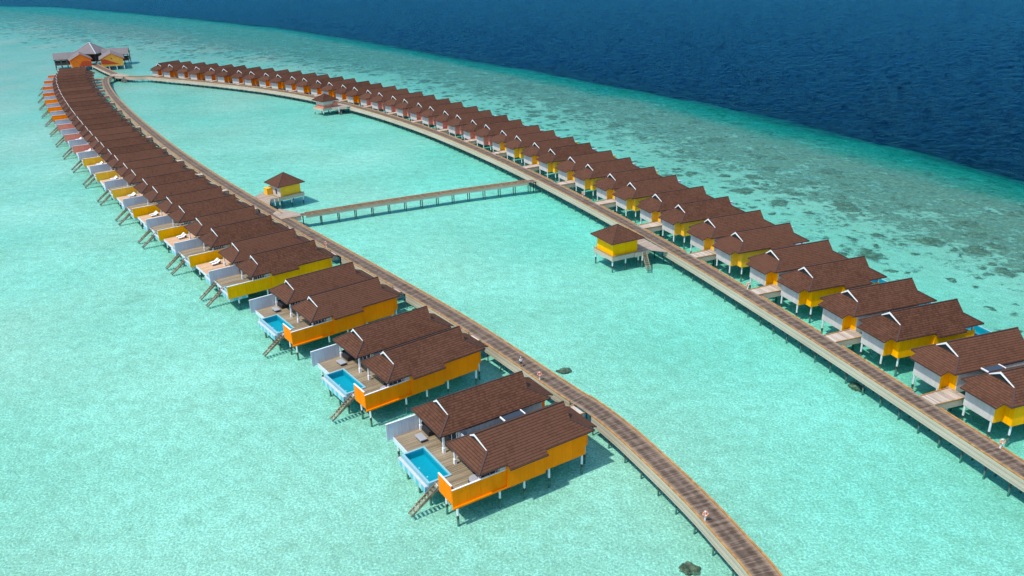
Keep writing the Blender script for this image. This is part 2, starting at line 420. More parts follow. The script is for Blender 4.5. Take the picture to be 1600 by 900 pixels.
def villa_single(side, odd, colour, deck_fence=True):
    fn = fn_left if side == 'l' else fn_right
    root = empty('water_villa', 0, 0)
    add_roof(fn, root, 0, odd)
    body(fn, root, 0, colour, colour if odd else 'white_wall')
    for q in (-2.7, 2.3): column(fn, root, -.9, q)
    fk = colour if odd else 'white_fence'
    if side == 'l': v0, v1 = (-5.3, 2.8) if odd else (-6.2, 2.4)
    else: v0, v1 = (-3.6, 2.8) if odd else (-3.9, 2.6)
    vf = v1 + (.17 if odd else .05)
    px0, px1 = (-1.2, v1) if odd else (-.6, v1)
    d = MB(fn); d.box(-2.2, .99, v0, v1, ZD - .12, ZD); d.box(-4.6, -2.2, v0, px0 - .01, ZD - .12, ZD)
    d.build('deck', M['deck'] if odd else M['warm_deck'], root)
    sk = MB(fn); sk.box(-4.65, -4.602, v0, px0 - .01, ZD - .45, ZD - .02); sk.build('deck_skirt', M['skirt'], root)
    pool(fn, root, -5.0, -2.202, px0, v1 - .02)
    if deck_fence:
        pts = [(-5.2, vf), (1.655, vf)] if odd else [(-5.05, vf), (-.4, vf)]
        fence(fn, root, fk, pts, ZF - (.03 if odd else -.1), ZF + 1.95)
    else:
        b = MB(fn); b.box(-.5, 1.655, vf, vf + .1, ZF, ZF + 1.9); b.build('fence', M[fk], root)
    if side == 'l' and odd:
        staircase(fn, root, -4.9, -4.5, -7.4); staircase(fn, root, -1.95 + .5, -4.6, -7.5)
    for u, v in ([(-3.6, 2.55), (.9, 2.75), (3.8, 2.75), (6.8, 2.75), (10.8, 2.75)] if odd else [(-3.6, 2.2), (3.8, 2.6), (10.8, 2.6)]) + [(L + 1.6, 1.5), (L + 1.6, -2.0), (-4.3, v0 + .5)]:
        stilt(fn, root, u, v)
    return root

def villa_double(colour, skylight=False):
    """two roofs round one deck and pool: the near (v=0) and the far room block (v=-7.78)"""
    fn = fn_left; root = empty('water_villa', 0, 0); D = -7.78
    add_roof(fn, root, 0, True); add_roof(fn, root, D, False)
    body(fn, root, 0, colour, colour); body(fn, root, D, colour, 'white_wall')
    for v in (-2.63, 2.3, D + 2.77, D - 2.5): column(fn, root, -.88, v)
    d = MB(fn); d.box(-2.1, .99, -10.6, 2.78, ZD - .12, ZD); d.box(-3.95, -2.1, -10.6, -7.12, ZD - .12, ZD); d.box(-3.95, -2.1, -1.08, 2.78, ZD - .12, ZD)
    d.box(.992, 1.0, -4.9, -2.9, ZD - .12, ZD)
    d.build('deck', M['deck'], root)
    sk = MB(fn); sk.box(-4.02, -3.952, -10.6, -7.12, ZD - .6, ZD + .02); sk.box(-4.0, -3.952, -1.08, -.02, ZD - .45, ZD - .02); sk.build('deck_skirt', M['skirt'], root)
    pool(fn, root, -5.1, -2.102, -7.1, -1.1)
    fence(fn, root, colour, [(-4.05, -.02), (-4.05, 2.55)], ZF - .02, ZF + 2.1)
    fo = fence(fn, root, colour, [(-4.25, 2.97), (1.655, 2.97)], ZF - .02, ZF + 1.95)
    lip = MB(fn); lip.box(-4.3, 1.65, 3.03, 3.2, ZF - .1, ZF + .08); lip.build('fence_plinth', M[colour], root)
    fence(fn, root, 'white_fence', [(-4.7, -10.65), (-.9, -10.65)], ZD - .25, ZD + 1.75, label='pale grey boarded fence on the far edge of the deck')
    g = MB(fn); g.box(.9, 8.0, -4.85, -4.75, ZD, ZD + 2.0); g.box(.95, 1.0, -4.7, -2.95, ZD, ZD + 1.9); g.build('garden_screen', M['white_fence'], root)
    staircase(fn, root, -.95)
    for u in (-3.67, 1.0, 3.83, 6.8, 10.9): stilt(fn, root, u, 2.75)
    for u, v in ((L + 1.6, 1.5), (L + 1.6, -2), (L + 1.6, D + 1.5), (L + 1.6, D - 2), (-3.7, -10.2), (-4.4, -6.6), (-4.4, -3.9), (-4.4, -1.5), (-3.7, .6), (3.8, D - 2.6), (10.8, D - 2.6), (7, D + 2.6)):
        stilt(fn, root, u, v, 1.9 if u > -4 else 1.02)
    if skylight: add_skylight(fn, root, 5.4, 7.8, -3.97, -3.1)
    return root
def add_skylight(fn, root, u0, u1, v0, v1):
    s = MB(fn); s.box(u0, u1, v0, v1, 4.38, 4.44, 0)
    for u in (u0 - .1, u1): s.box(u, u + .12, v0 - .05, v1 + .05, 4.36, 4.5, 1)
    s.build('skylight', [M['glass'], M['white']], root, 'dark glass strip roof with white end bars')

RR = [(51.83, 76.25, 17.6), (49.56, 83.38, 17.8), (46.8, 91.87, 18.2), (44.4, 99.05, 18.7), (41.48, 107.56, 19.3), (38.93, 114.71, 19.9), (35.82, 123.14, 20.6), (33.11, 130.22, 21.3), (29.79, 138.55, 22.1), (26.91, 145.52, 22.8), (23.4, 153.73, 23.6), (20.35, 160.6, 24.3), (16.65, 168.68, 25.0), (13.44, 175.44, 25.7), (9.54, 183.4, 26.5), (6.18, 190.07, 27.1), (2.1, 197.91, 27.9), (-1.43, 204.48, 28.6), (-5.7, 212.2, 29.4), (-9.39, 218.66, 30.1), (-13.87, 226.25, 31.0), (-17.74, 232.59, 31.8), (-22.44, 240.03, 32.8), (-26.51, 246.23, 33.7), (-31.46, 253.48, 34.9), (-35.76, 259.51, 36.0), (-40.99, 266.54, 37.4), (-45.54, 272.35, 38.7), (-51.1, 279.11, 40.2), (-55.94, 284.68, 41.7), (-61.85, 291.13, 43.4), (-66.99, 296.42, 44.9), (-73.28, 302.52, 46.8), (-78.75, 307.52, 48.4), (-85.43, 313.26, 50.2), (-91.22, 317.95, 51.7), (-98.28, 323.35, 53.4), (-104.38, 327.77, 54.7), (-111.78, 332.88, 56.0), (-118.14, 337.11, 56.8), (-125.8, 342.05, 57.4), (-132.33, 346.2, 57.6), (-140.11, 351.15, 57.3), (-146.67, 355.43, 56.5)]
LL = [(-4.02, 67.0, 31.9), (-8.23, 73.55, 31.9), (-15.17, 84.88, 36.0), (-19.78, 91.08, 36.0), (-27.52, 101.75, 36.8), (-32.03, 107.73, 36.8), (-40.17, 118.48, 36.2), (-44.89, 124.64, 36.3), (-50.77, 132.31, 36.6), (-55.48, 138.5, 36.6), (-61.32, 146.23, 36.5), (-65.98, 152.48, 36.3), (-71.73, 160.29, 36.0), (-76.31, 166.61, 35.7), (-81.95, 174.51, 35.3), (-86.44, 180.9, 34.9), (-91.96, 188.9, 34.4), (-96.35, 195.36, 34.0), (-101.76, 203.44, 33.6), (-106.06, 209.96, 33.2), (-111.36, 218.1, 32.9), (-115.57, 224.67, 32.6), (-120.77, 232.86, 32.2), (-124.92, 239.46, 32.0), (-130.02, 247.68, 31.7), (-134.1, 254.31, 31.5), (-139.12, 262.56, 31.2), (-143.11, 269.2, 30.9), (-148.03, 277.48, 30.5), (-151.94, 284.15, 30.2), (-156.73, 292.47, 29.7), (-160.51, 299.19, 29.2), (-165.12, 307.58, 28.4), (-168.74, 314.37, 27.7), (-173.1, 322.88, 26.5), (-176.48, 329.8, 25.5), (-180.48, 338.51, 23.9), (-183.52, 345.62, 22.4)]
ORD = ['first', 'second', 'third', 'fourth', 'fifth', 'sixth', 'seventh', 'eighth', 'ninth', 'tenth', 'eleventh', 'twelfth']

# three big orange villas
for k, lab in ((0, 'orange double-roofed villa at the very front of the pool-deck row, dark skylight between its roofs'),
               (1, 'orange double-roofed villa standing second from the front, between two more orange ones'),
               (2, 'orange double-roofed villa standing third from the front, next to the first yellow-fenced villa')):
    r = villa_double('orange', k == 0)
    x, y, h = LL[2 * k]; r.location = (S * x, S * y, 0); r.rotation_euler.z = R(h)
    tag(r, lab, 'villa', 'big orange villas with two roofs')

PROTO = {}
def place(side, odd, colour, df, x, y, h, lab, group):
    key = (side, odd, colour, df)
    if key not in PROTO:
        r = villa_single(side, odd, colour, df)
        PROTO[key] = (r, [(o, kids(o)) for o in kids(r)])
    else: r = copy_thing(*PROTO[key])
    r.location = (S * x, S * y, 0); r.rotation_euler = (0, 0, R(h)); tag(r, lab, 'villa', group)
    return r
CN = {'yellow': 'yellow', 'pale_yellow': 'yellow', 'pink': 'pink', 'deep_orange': 'orange', 'orange': 'orange'}
# crowded pool-deck row
cnt = {}
for i in range(6, 38):
    n = i + 1; odd = n % 2 == 1
    col = 'yellow' if n <= 14 else 'pale_yellow' if n <= 20 else 'pink' if n <= 26 else 'orange' if n <= 32 else 'deep_orange'
    c = CN[col]
    if odd: cnt[c] = cnt.get(c, 0) + 1
    o = ORD[cnt[c] - 1]
    lab = (f'{c}-fenced brown-roofed villa in the crowded pool-deck row, {o} {c} one from the front' if odd else
           f'grey-fenced brown-roofed villa just behind the {o} {c}-fenced one of the crowded row')
    r = place('l', odd, col, True, *LL[i], lab, 'villas crowded along the pool-deck row')
# last one closes the row with a coloured end fence
fence(fn_left, r, 'deep_orange', [(-5.0, -6.3), (-.4, -6.3)], ZF, ZF + 1.95, label='orange end fence')
# reef-side row
cnt = {}
for i in range(44):
    n = i + 1; odd = n % 2 == 1
    col = 'yellow' if n <= 6 else 'pale_yellow' if n <= 18 else 'pink' if n <= 28 else 'orange' if n <= 36 else 'deep_orange'
    c = CN[col]
    if odd: cnt[c] = cnt.get(c, 0) + 1
    o = ORD[cnt[c] - 1]
    lab = (f'{c}-walled brown-roofed villa of the reef-side row, {o} {c}-walled one from the near end' if odd else
           f'white-walled villa of the reef-side row sharing a bridge with the {o} {c}-walled one')
    r = place('r', odd, col, n >= 8, *RR[i], lab, 'villas lined up along the reef-side row')
    if n == 2: add_skylight(fn_right, r, L - 4.6, L - 2.2, 3.4, 4.3)

# ------------------------------------------------------------------ boardwalks
def resample(pts, step):
    out = [Vector(pts[0])]; acc = 0
    P = [Vector(p) for p in pts]
    # Catmull-Rom
    dense = []
    for i in range(len(P) - 1):
        p0 = P[max(i - 1, 0)]; p1 = P[i]; p2 = P[i + 1]; p3 = P[min(i + 2, len(P) - 1)]
        for k in range(12):
            t = k / 12; dense.append(.5 * ((2 * p1) + (p2 - p0) * t + (2 * p0 - 5 * p1 + 4 * p2 - p3) * t * t + (3 * p1 - p0 - 3 * p2 + p3) * t ** 3))
    dense.append(P[-1])
    for a, b in zip(dense, dense[1:]):
        d = (b - a).length
        while acc + d >= step:
            t = (step - acc) / d; a = a + (b - a) * t; d = (b - a).length; acc = 0; out.append(a.copy())
        acc += d
    out.append(P[-1]); return out
def normals(P):
    n = []
    for i in range(len(P)):
        d = (P[min(i + 1, len(P) - 1)] - P[max(i - 1, 0)]).normalized(); n.append(Vector((d.y, -d.x)))   # right of travel
    return n
def strip(P, nn, o0, o1, z0, z1, m=0, deckuv=False, mb=None):
    mb = mb or MB(); s = 0
    for i in range(len(P) - 1):
        d = (P[i + 1] - P[i]).length
        q = [P[i] + nn[i] * o0, P[i] + nn[i] * o1, P[i + 1] + nn[i + 1] * o1, P[i + 1] + nn[i + 1] * o0]
        uv = [(0, S * s), (1, S * s), (1, S * (s + d)), (0, S * (s + d))] if deckuv else [(S * s, 0), (S * s, .2), (S * (s + d), .2), (S * (s + d), 0)]
        mb.face([(*q[0], z1), (*q[1], z1), (*q[2], z1), (*q[3], z1)], m, uv)
        mb.face([(*q[3], z0), (*q[2], z0), (*q[1], z0), (*q[0], z0)], m, uv)
        h = S * (z1 - z0)
        for a, b in ((0, 3), (2, 1)):
            ua = S * s if a == 0 else S * (s + d); ub = S * (s + d) if a == 0 else S * s
            mb.face([(*q[a], z0), (*q[b], z0), (*q[b], z1), (*q[a], z1)], m, [(ua, 0), (ub, 0), (ub, h), (ua, h)])
        if i == 0: mb.face([(*q[0], z0), (*q[1], z0), (*q[1], z1), (*q[0], z1)], m, [(0, 0), (.1, 0), (.1, .1), (0, .1)])
        if i == len(P) - 2: mb.face([(*q[2], z0), (*q[3], z0), (*q[3], z1), (*q[2], z1)], m, [(0, 0), (.1, 0), (.1, .1), (0, .1)])
        s += d
    return mb
def cut(P, nn, keep):
    """runs of consecutive samples for which keep(i) holds"""
    run = []; out = []
    for i in range(len(P)):
        if keep(i): run.append(i)
        else:
            if len(run) > 1: out.append(run)
            run = []
    if len(run) > 1: out.append(run)
    return [([P[i] for i in r], [nn[i] for i in r]) for r in out]
def boardwalk(name, pts, w, label, cat='boardwalk', gaps=((), ()), fh=1.2, pile_step=3.0, pw=None, step=1.0, limit=100, light=False):
    root = empty(name, pts[0][0], pts[0][1]); off = Vector(pts[0])
    P = [p - off for p in resample(pts, step)]; nn = normals(P)
    strip(P, nn, -w / 2, w / 2, ZD - .1, ZD, deckuv=True).build('deck', M['walk'], root)
    for sgn, gp in ((-1, gaps[0]), (1, gaps[1])):
        keep = lambda i: all((P[i] + off - Vector(g[:2])).length > g[2] for g in gp)
        fa = MB(); ra = MB()
        for Q, q in cut(P, nn, keep):
            a, b = sorted((sgn * w / 2, sgn * (w / 2 + .07))); strip(Q, q, a + (.003 if sgn > 0 else 0), b - (.003 if sgn < 0 else 0), ZD - fh, ZD + .02, mb=fa)
            a, b = sorted((sgn * (w / 2 - .06), sgn * (w / 2 + .1))); strip(Q, q, a, b, ZD + .022, ZD + .14, mb=ra)
        fa.build('fascia', M['fascia'], root); ra.build('kerb_rail', M['rail'], root)
    T = resample(pts, pile_step); tn = normals(T); pw = pw or w * .34
    cam = Vector((0, 0)); order = sorted(range(len(T)), key=lambda i: T[i].length); rest = MB(); shape = {}
    for r_, i in enumerate(order):
        p = T[i] - off; n = tn[i]
        mb = rest if r_ >= limit else MB()
        o = p if r_ >= limit else Vector((0, 0))
        for s_ in (-1, 1):
            q = o + n * pw * s_; mb.tube((q.x, q.y, -.1), (q.x, q.y, ZD - .11), .10, n=6, m=0); mb.tube((q.x, q.y, SEA / S - .5), (q.x, q.y, -.101), .095, n=6, m=1)
        a = o - n * (w / 2 - .02); b = o + n * (w / 2 - .02); mb.bar((a.x, a.y, ZD - .3), (b.x, b.y, ZD - .3), .22, .3)
        if r_ < limit:
            t = mb.build('trestle', [M['pile'], M['shade_crust']], root); t.location = (S * p.x, S * p.y, 0)
    if rest.f:
        t = rest.build('trestle_row', [M['pile'], M['shade_crust']], root); t['kind'] = 'stuff'
    tag(root, label, cat)
    return root, P, nn, off
def branch(root, off, poly, rails, z1=ZD, piles=(), m='bridge', uvh=None):
    """short platform that leaves a boardwalk: deck with orange kerbs on two edges (part of the boardwalk)"""
    q = [Vector(p) - off for p in poly]
    mb = MB(); d = (q[1] - q[0]).normalized(); n = Vector((-d.y, d.x))
    uv = lambda p: (S * p.dot(d), S * p.dot(n))
    mb.face([(*p, z1 - .004) for p in q], 0, [uv(p) for p in q]); mb.face([(*p, z1 - .12) for p in reversed(q)], 0, [uv(p) for p in reversed(q)])
    for i in range(len(q)):
        a, b = q[i], q[(i + 1) % len(q)]; mb.face([(*a, z1 - .12), (*b, z1 - .12), (*b, z1 - .004), (*a, z1 - .004)], 0)
    o = mb.build('entrance_bridge' if m == 'bridge' else 'landing', M[m], root)
    k = MB(); f = MB()
    for a, b in rails:
        a, b = q[a], q[b]; k.bar((*a, z1 + .05), (*b, z1 + .05), .12, .1); f.bar((*a, z1 - .42), (*b, z1 - .42), .06, .8)
    k.build('kerb_rail', M['rail'], o); f.build('fascia', M['fascia'], o)
    for p in piles:
        p = Vector(p) - off; t = MB(); t.tube((p.x, p.y, SEA / S - .5), (p.x, p.y, .3), .13, n=6, m=1); t.tube((p.x, p.y, .29), (p.x, p.y, z1 - .125), .11, n=6); t.build('stilt', [M['post'], M['algae']], o)
    return o
def loc2(fr, u, v):
    x, y, h = fr; c, s = math.cos(R(h)), math.sin(R(h)); return (x + u * c + v * s, y + u * s - v * c)

lw = [(22.3, 40), (21.2, 46), (19.9, 52.46), (18.55, 56.6), (16.9, 61.3), (14.4, 67.3), (11.2, 74.3), (8.2, 79.6)] + [loc2(LL[i], 16.85, 0) for i in (1, 3, 5, 7, 9, 12, 15, 18, 21, 24, 27, 30, 33, 35)] + [(-165.6, 347.0), (-166.4, 352.5), (-165.2, 357.5)]
# gaps in the kerbs where bridges, plaza and paths join
lgap = [(*loc2(LL[i], 16.85, 3.85), 1.3) for i in range(1, 38, 2)]
lw_r, lP, ln, lo = boardwalk('boardwalk', lw, 2.4, 'long curving boardwalk behind the crowded pool-deck villas, running off the bottom of the photo',
    gaps=(lgap + [(-166, 356, 3)], [(-47.9, 161.3, 2.6), (-43.1, 152.3, 2.4), (-166, 356, 4)]), pile_step=3.1)
for i in range(1, 38, 2):
    fr = LL[i]
    pl = [loc2(fr, 15.62, 2.85), loc2(fr, L + 1.0, 2.85), loc2(fr, L + 1.0, 4.9), loc2(fr, 15.62, 4.9)]
    branch(lw_r, lo, pl, ((0, 1), (3, 2)), ZD, [loc2(fr, 13.6, 3.0), loc2(fr, 13.6, 4.7)])
rw = [loc2((51.83, 76.25, 17.6), -6.3, 30), loc2((51.83, 76.25, 17.6), -6.3, 14)]
for i in list(range(0, 44, 3)) + [43]:
    n = i + 1; u = -6.3 if n <= 12 else -6.3 + .9 * min(1, (n - 12) / 10)
    rw.append(loc2(RR[i], u, 0))
rw += [(-155.5, 351.0), (-161.5, 354.2), (-165.2, 357.5)]
rgap = []; rbr = []
for i in range(1, 44, 2):
    n = i + 1; ue = (-6.3 if n <= 12 else -6.3 + .9 * min(1, (n - 12) / 10)) + 1.22
    rgap.append((*loc2(RR[i], ue - 1.2, 3.65), 1.3)); rbr.append((RR[i], ue))
rw_r, rP, rn, ro = boardwalk('boardwalk', rw, 2.4, 'long straight-then-curving wooden boardwalk in front of the reef-side villas',
    gaps=([(24.2, 131.5, 3.4), (4.8, 173.0, 2.0), (-53.0, 272.0, 3.0), (-163, 355, 4)], rgap + [(-163, 355, 4)]), pile_step=2.95)
for fr, ue in rbr:
    pl = [loc2(fr, ue, 2.6), loc2(fr, -.9, 2.3), loc2(fr, -.9, 4.7), loc2(fr, ue, 4.7)]
    branch(rw_r, ro, pl, ((0, 1), (3, 2)), ZD, [loc2(fr, ue + 2, 2.8), loc2(fr, ue + 2, 4.5)])
    ld = [loc2(fr, -.895, 1.83), loc2(fr, -.45, 1.83), loc2(fr, -.45, 5.2), loc2(fr, -.895, 5.2)]
    branch(rw_r, ro, ld, (), ZD - .02, (), 'plaza')
# cross bridge
cb = [(-44.0, 152.9), (-41.0, 153.2), (-36, 155.4), (-28, 159.3), (-12.9, 166.1), (0, 171.3), (5.5, 173.4)]
cb_r, cP, cn, co = boardwalk('footbridge', cb, 1.75, 'narrow wooden footbridge on posts crossing the lagoon between the two boardwalks', 'footbridge', fh=.55, pile_step=3.5, gaps=([(-43, 152.9, 2.2), (5.5, 173.4, 1.3)],) * 2, light=False)
# plaza landings
branch(lw_r, lo, [(-43.9, 150.4), (-40.6, 152.2), (-41.4, 154.4), (-46.2, 157.6), (-46.6, 154.2)], ((1, 0),), ZD + .012, (), 'plaza')

# ------------------------------------------------------------------ pavilions on the boardwalks
def pavilion(cx, cy, deg, e, w, zap, zea, key, plat, label, upper=None, arm=None, stair=None, box=None, front=None):
    root = empty('pavilion', cx, cy, deg); fn = fn_left
    ro = MB(fn); A = (0, 0, zap); K = [(-e, -e, zea), (-e, e, zea), (e, e, zea), (e, -e, zea)]
    polys = [[A, K[(i + 1) % 4], K[i]] for i in range(4)]
    polys = [[K[i], K[(i + 1) % 4], A] for i in range(4)]
    r = ro.slab(polys, .12).build('roof', [M['roof'], M['under'], M['ridge']], root)
    c = MB(fn)
    for k in K: c.bar((0, 0, zap + .01), (k[0], k[1], k[2] + .015), .13, .06)
    c.build('ridge_cap', M['ridge'], r)
    b = MB(fn); b.box(-w, w, -w, w, ZD + .003, zea + .35); b.build('wall', M[key], root)
    if upper:
        b = MB(fn); b.box(-w - .03, w + .03, -w - .03, w + .03, ZD + .95, zea + .3); b.build('upper_wall', M[upper], root)
    if front:
        b = MB(fn); b.box(-w - .04, -w - .002, -w, w, ZD + .01, zea + .3); b.build('front_wall', M['white_wall'], root)
        b = MB(fn); b.box(-w - .09, -w - .042, .2, .75, ZD + .4, ZD + 1.5); b.build('window', M['dark'], root)
    p0, p1, q0, q1 = plat
    b = MB(fn); b.box(p0, p1, q0, q1, ZD - .14, ZD); b.build('platform', M['plaza'], root)
    f = MB(fn)
    for a, bb in (((p0, q1), (p1, q1)), ((p0, q0), (p0, q1)), ((p0, q0), (p1, q0))):
        f.bar((*a, ZD - .3), (*bb, ZD - .3), .08, .75)
    f.build('fascia', M['fascia'], root)
    k = MB(fn)
    for a, bb in (((p0, q1), (p1, q1)), ((p0, q0), (p0, q1))): k.bar((*a, ZD + .2), (*bb, ZD + .2), .12, .1)
    k.build('kerb_rail', M['rail'], root)
    if arm:
        x0 = Vector((cx, cy)); cs, sn = math.cos(R(deg)), math.sin(R(deg))
        loc = [((Vector(p) - x0).x * cs + (Vector(p) - x0).y * sn, -(-(Vector(p) - x0).x * sn + (Vector(p) - x0).y * cs)) for p in arm]
        b = MB(fn); b.prism(loc, ZD - .13, ZD + .008); b.build('landing', M['plaza'], root)
        f = MB(fn)
        for i in (0, len(loc) - 2): f.bar((*loc[i], ZD - .32), (*loc[i + 1], ZD - .32), .08, .75)
        f.build('fascia', M['fascia'], root)
        for p in [(Vector(loc[0]) + Vector(loc[1])) / 2]: stilt(fn, root, p.x, p.y, ZD - .15)
    for u in (p0 + .25, (p0 + p1) / 2, p1 - .25):
        for v in (q0 + .3, q1 - .3): stilt(fn, root, u, v, ZD - .15)
    if stair: 
        st = staircase(fn_left, root, 0, 0, -3.1, .7); st.matrix_local = Matrix.Translation((S * stair[0], -S * stair[1], 0)) @ Matrix.Rotation(R(stair[2]), 4, 'Z')
    if box:
        x0 = Vector((cx, cy)); cs, sn = math.cos(R(deg)), math.sin(R(deg)); p = Vector(box) - x0; u = p.x * cs + p.y * sn; v = -(-p.x * sn + p.y * cs)
        b = MB(fn); b.box(u - .75, u + .75, v - .7, v + .7, ZD + .01, ZD + 1.35); b.box(u - .8, u + .8, v - .75, v + .75, ZD + 1.352, ZD + 1.42); b.build('store_box', M[key], root)
    tag(root, label, 'pavilion', 'small square pavilions beside the boardwalks')
    return root
pavilion(17.78, 128.81, 26.9, 3.25, 2.4, 6.5, 4.45, 'lemon', (-2.75, 2.9, -2.9, 2.75), 'bright yellow pavilion with brown roof and water steps beside the reef-side boardwalk',
         arm=[(20.6, 126.9), (23.2, 128.4), (26.0, 127.3), (22.2, 136.2), (18.6, 133.2)], stair=(3.2, 2.7, 70))
pavilion(-47.59, 168.86, 41.5, 3.12, 2.3, 6.45, 4.35, 'pale_yellow', (-3.0, 2.9, -2.6, 2.6), 'pale yellow pavilion with brown roof and store box beside the start of the footbridge',
         arm=[(-48.3, 165.3), (-49.7, 164.4), (-48.4, 158.6), (-53.6, 166.9), (-52.6, 170.6), (-50.6, 171.0)], front=True, box=(-51.0, 168.4))
pavilion(-59.2, 269.6, 45, 3.1, 2.1, 6.2, 4.2, 'pink', (-2.9, 2.8, -2.8, 2.8), 'pink and white square pavilion with brown hip roof beside the far reef-side boardwalk',
         upper='white_wall', arm=[(-57.0, 267.4), (-52.2, 268.4), (-49.9, 268.6), (-55.5, 274.9), (-59.2, 273.2)], stair=(3.2, 2.4, 60), box=(-56.3, 269.8))


# ------------------------------------------------------------------ restaurant at the far end
def restaurant():
    cx, cy = -196.0, 404.0
    root = empty('overwater_restaurant', cx, cy); fn = lambda u, v, z: (u - cx, v - cy, z)
    def pyr(c, r, deg, za, ze, name):
        K = [(c[0] + r * math.cos(R(deg + 90 * i)), c[1] + r * math.sin(R(deg + 90 * i)), ze) for i in range(4)]
        A = (*c, za); m = MB(fn); m.slab([[K[i], K[(i + 1) % 4], A] for i in range(4)], .3)
        o = m.build(name, [M['grey_roof'], M['under'], M['ridge']], root)
        k = MB(fn)
        for q in K: k.bar((A[0], A[1], A[2] + .05), (q[0], q[1], q[2] + .05), .35, .12)
        k.build('ridge_cap', M['white_fence'], o); return o
    def gable(A, B, w, zr, ze, oh, name):
        """gabled roof with ridge from A to B"""
        A = Vector(A); B = Vector(B); d = (B - A).normalized(); n = Vector((-d.y, d.x)); A = A - d * oh; B = B + d * oh
        m = MB(fn); P = lambda p, z: (p.x, p.y, z)
        m.slab([[P(A + n * w, ze), P(A, zr), P(B, zr), P(B + n * w, ze)], [P(A, zr), P(A - n * w, ze), P(B - n * w, ze), P(B, zr)]], .25)
        return m.build(name, [M['grey_roof'], M['under'], M['rest_red'] if name == 'front_roof' else M['ridge']], root)
    def house(A, B, w, zr, ze, k1, name):
        A = Vector(A); B = Vector(B); d = (B - A).normalized(); n = Vector((-d.y, d.x)); m = MB(fn); z0 = ZF
        q = [A + n * w, A - n * w, B - n * w, B + n * w]
        for i in (1, 3): m.face([(*q[i], z0), (*q[(i + 1) % 4], z0), (*q[(i + 1) % 4], ze), (*q[i], ze)], 0)
        for i, e in ((0, A), (2, B)): m.face([(*q[i], z0), (*q[i + 1], z0), (*q[i + 1], ze), (*e, zr), (*q[i], ze)], 0)
        m.face([(*p, z0) for p in q], 0)
        o = m.build(name, M[k1], root)
        t = 0
        for i in range(4):
            p = q[1] * (1 - i / 3) + q[0] * i / 3 + d * .4; s = MB(fn); s.tube((p.x, p.y, -1.5), (p.x, p.y, z0), .22, n=6); s.build('stilt', M['post'], root)
        return o, q, d, n
    # central pyramid on posts
    pyr(CEN, CR, CDEG, CZA, CZE, 'central_roof')
    for i in range(4):
        p = Vector(CEN) + Vector((CR * .78 * math.cos(R(CDEG + 90 * i)), CR * .78 * math.sin(R(CDEG + 90 * i)))); s = MB(fn); s.tube((p.x, p.y, -1.5), (p.x, p.y, CZE + .3), .3, n=6); s.build('post', M['pile'], root)
    fl = MB(fn); K = [(CEN[0] + CR * .85 * math.cos(R(CDEG + 90 * i)), CEN[1] + CR * .85 * math.sin(R(CDEG + 90 * i))) for i in range(4)]; fl.prism(K, ZD - .2, ZD); fl.build('floor_deck', M['plaza'], root)
    core = MB(fn); K = [(CEN[0] + CR * .5 * math.cos(R(CDEG + 90 * i)), CEN[1] + CR * .5 * math.sin(R(CDEG + 90 * i))) for i in range(4)]; core.prism(K, ZD + .01, CZE + .4); core.build('bar_core', M['dark'], root)
    for (A, B, w, zr, ze, key, wing) in WINGS:
        if wing == 'front':
            o, q, d, n = house(A, B, w, zr - .25, ze - .2, key, 'gable_house'); gable(A, B, w + .7, zr, ze - .1, .6, 'front_roof')
            # painted diagonal panel on the gable wall facing the boardwalk
            a, b = q[1] - d * .03, q[0] - d * .03; m = MB(fn)
            def at(t, z): p = b + (a - b) * t; return (p.x, p.y, z)
            if key == 'rest_yellow':
                m.face([at(0.02, ZF + 3.0), at(0.02, ZF + 1.2), at(.1, ZF + .9), at(.85, ZF + .5), at(.5, ZF + 2.0), at(.2, ZF + 3.2)])
                m.build('painted_panel', M['rest_red'], root)
                m = MB(fn); p, r_ = at(.5, ZF + 3.3), .3; m.tube(p, tuple(Vector(p) - Vector((d.x, d.y, 0)) * .04), .35, n=10); m.build('round_emblem', M['rest_red'], root)
            else:
                m.face([at(.35, ZF + .02), at(.99, ZF + .02), at(.99, ZF + 2.0), at(.75, ZF + 2.5), at(.55, ZF + 2.3)]); m.build('painted_panel', M['rest_red'], root)
        else:
            gable(A, B, w + .7, zr, ze, .4, 'wing_roof')
            A = Vector(A); B = Vector(B); d = (B - A).normalized(); n = Vector((-d.y, d.x)); Ld = (B - A).length
            f = MB(fn); q = [A + n * w, A - n * w, B - n * w, B + n * w]; f.prism([tuple(p) for p in q], ZD - .25, ZD); f.build('floor_deck', M['plaza'], root)
            rl = MB(fn)
            for i in range(4):
                a, b = q[i], q[(i + 1) % 4]; rl.bar((*a, ZD + .6), (*b, ZD + .6), .08, 1.1); 
            rl.build('balustrade', M['pile'], root)
            for i in range(5):
                for s_ in (-1, 1):
                    p = A + d * Ld * i / 4 + n * w * s_; s = MB(fn); s.tube((p.x, p.y, -1.5), (p.x, p.y, ze + .25), .2, n=6); s.build('post', M['teal_post'], root)
    sw = MB(fn); sw.bar((-186.9, 394.4, 3.2), (-191.0, 399.5, 3.2), .3, 3.2); sw.build('side_wall', M['rest_orange'], root)
    tag(root, 'over-water restaurant with grey pyramid roof and painted orange gable houses at the far end', 'restaurant')
    return root
M['rest_red'] = paint('red_orange_paint', (.60, .085, .03), .55, .15)
M['rest_yellow'] = paint('amber_paint', (.85, .40, .06), .55, .2)
M['rest_orange'] = paint('orange_paint', (.82, .19, .02), .55, .2)
M['teal_post'] = plain('weathered_teal_post', (.10, .14, .15), .7, .2)
CEN = (-201.0, 412.0); CR = 9.0; CDEG = -52; CZA = 10.3; CZE = 5.6
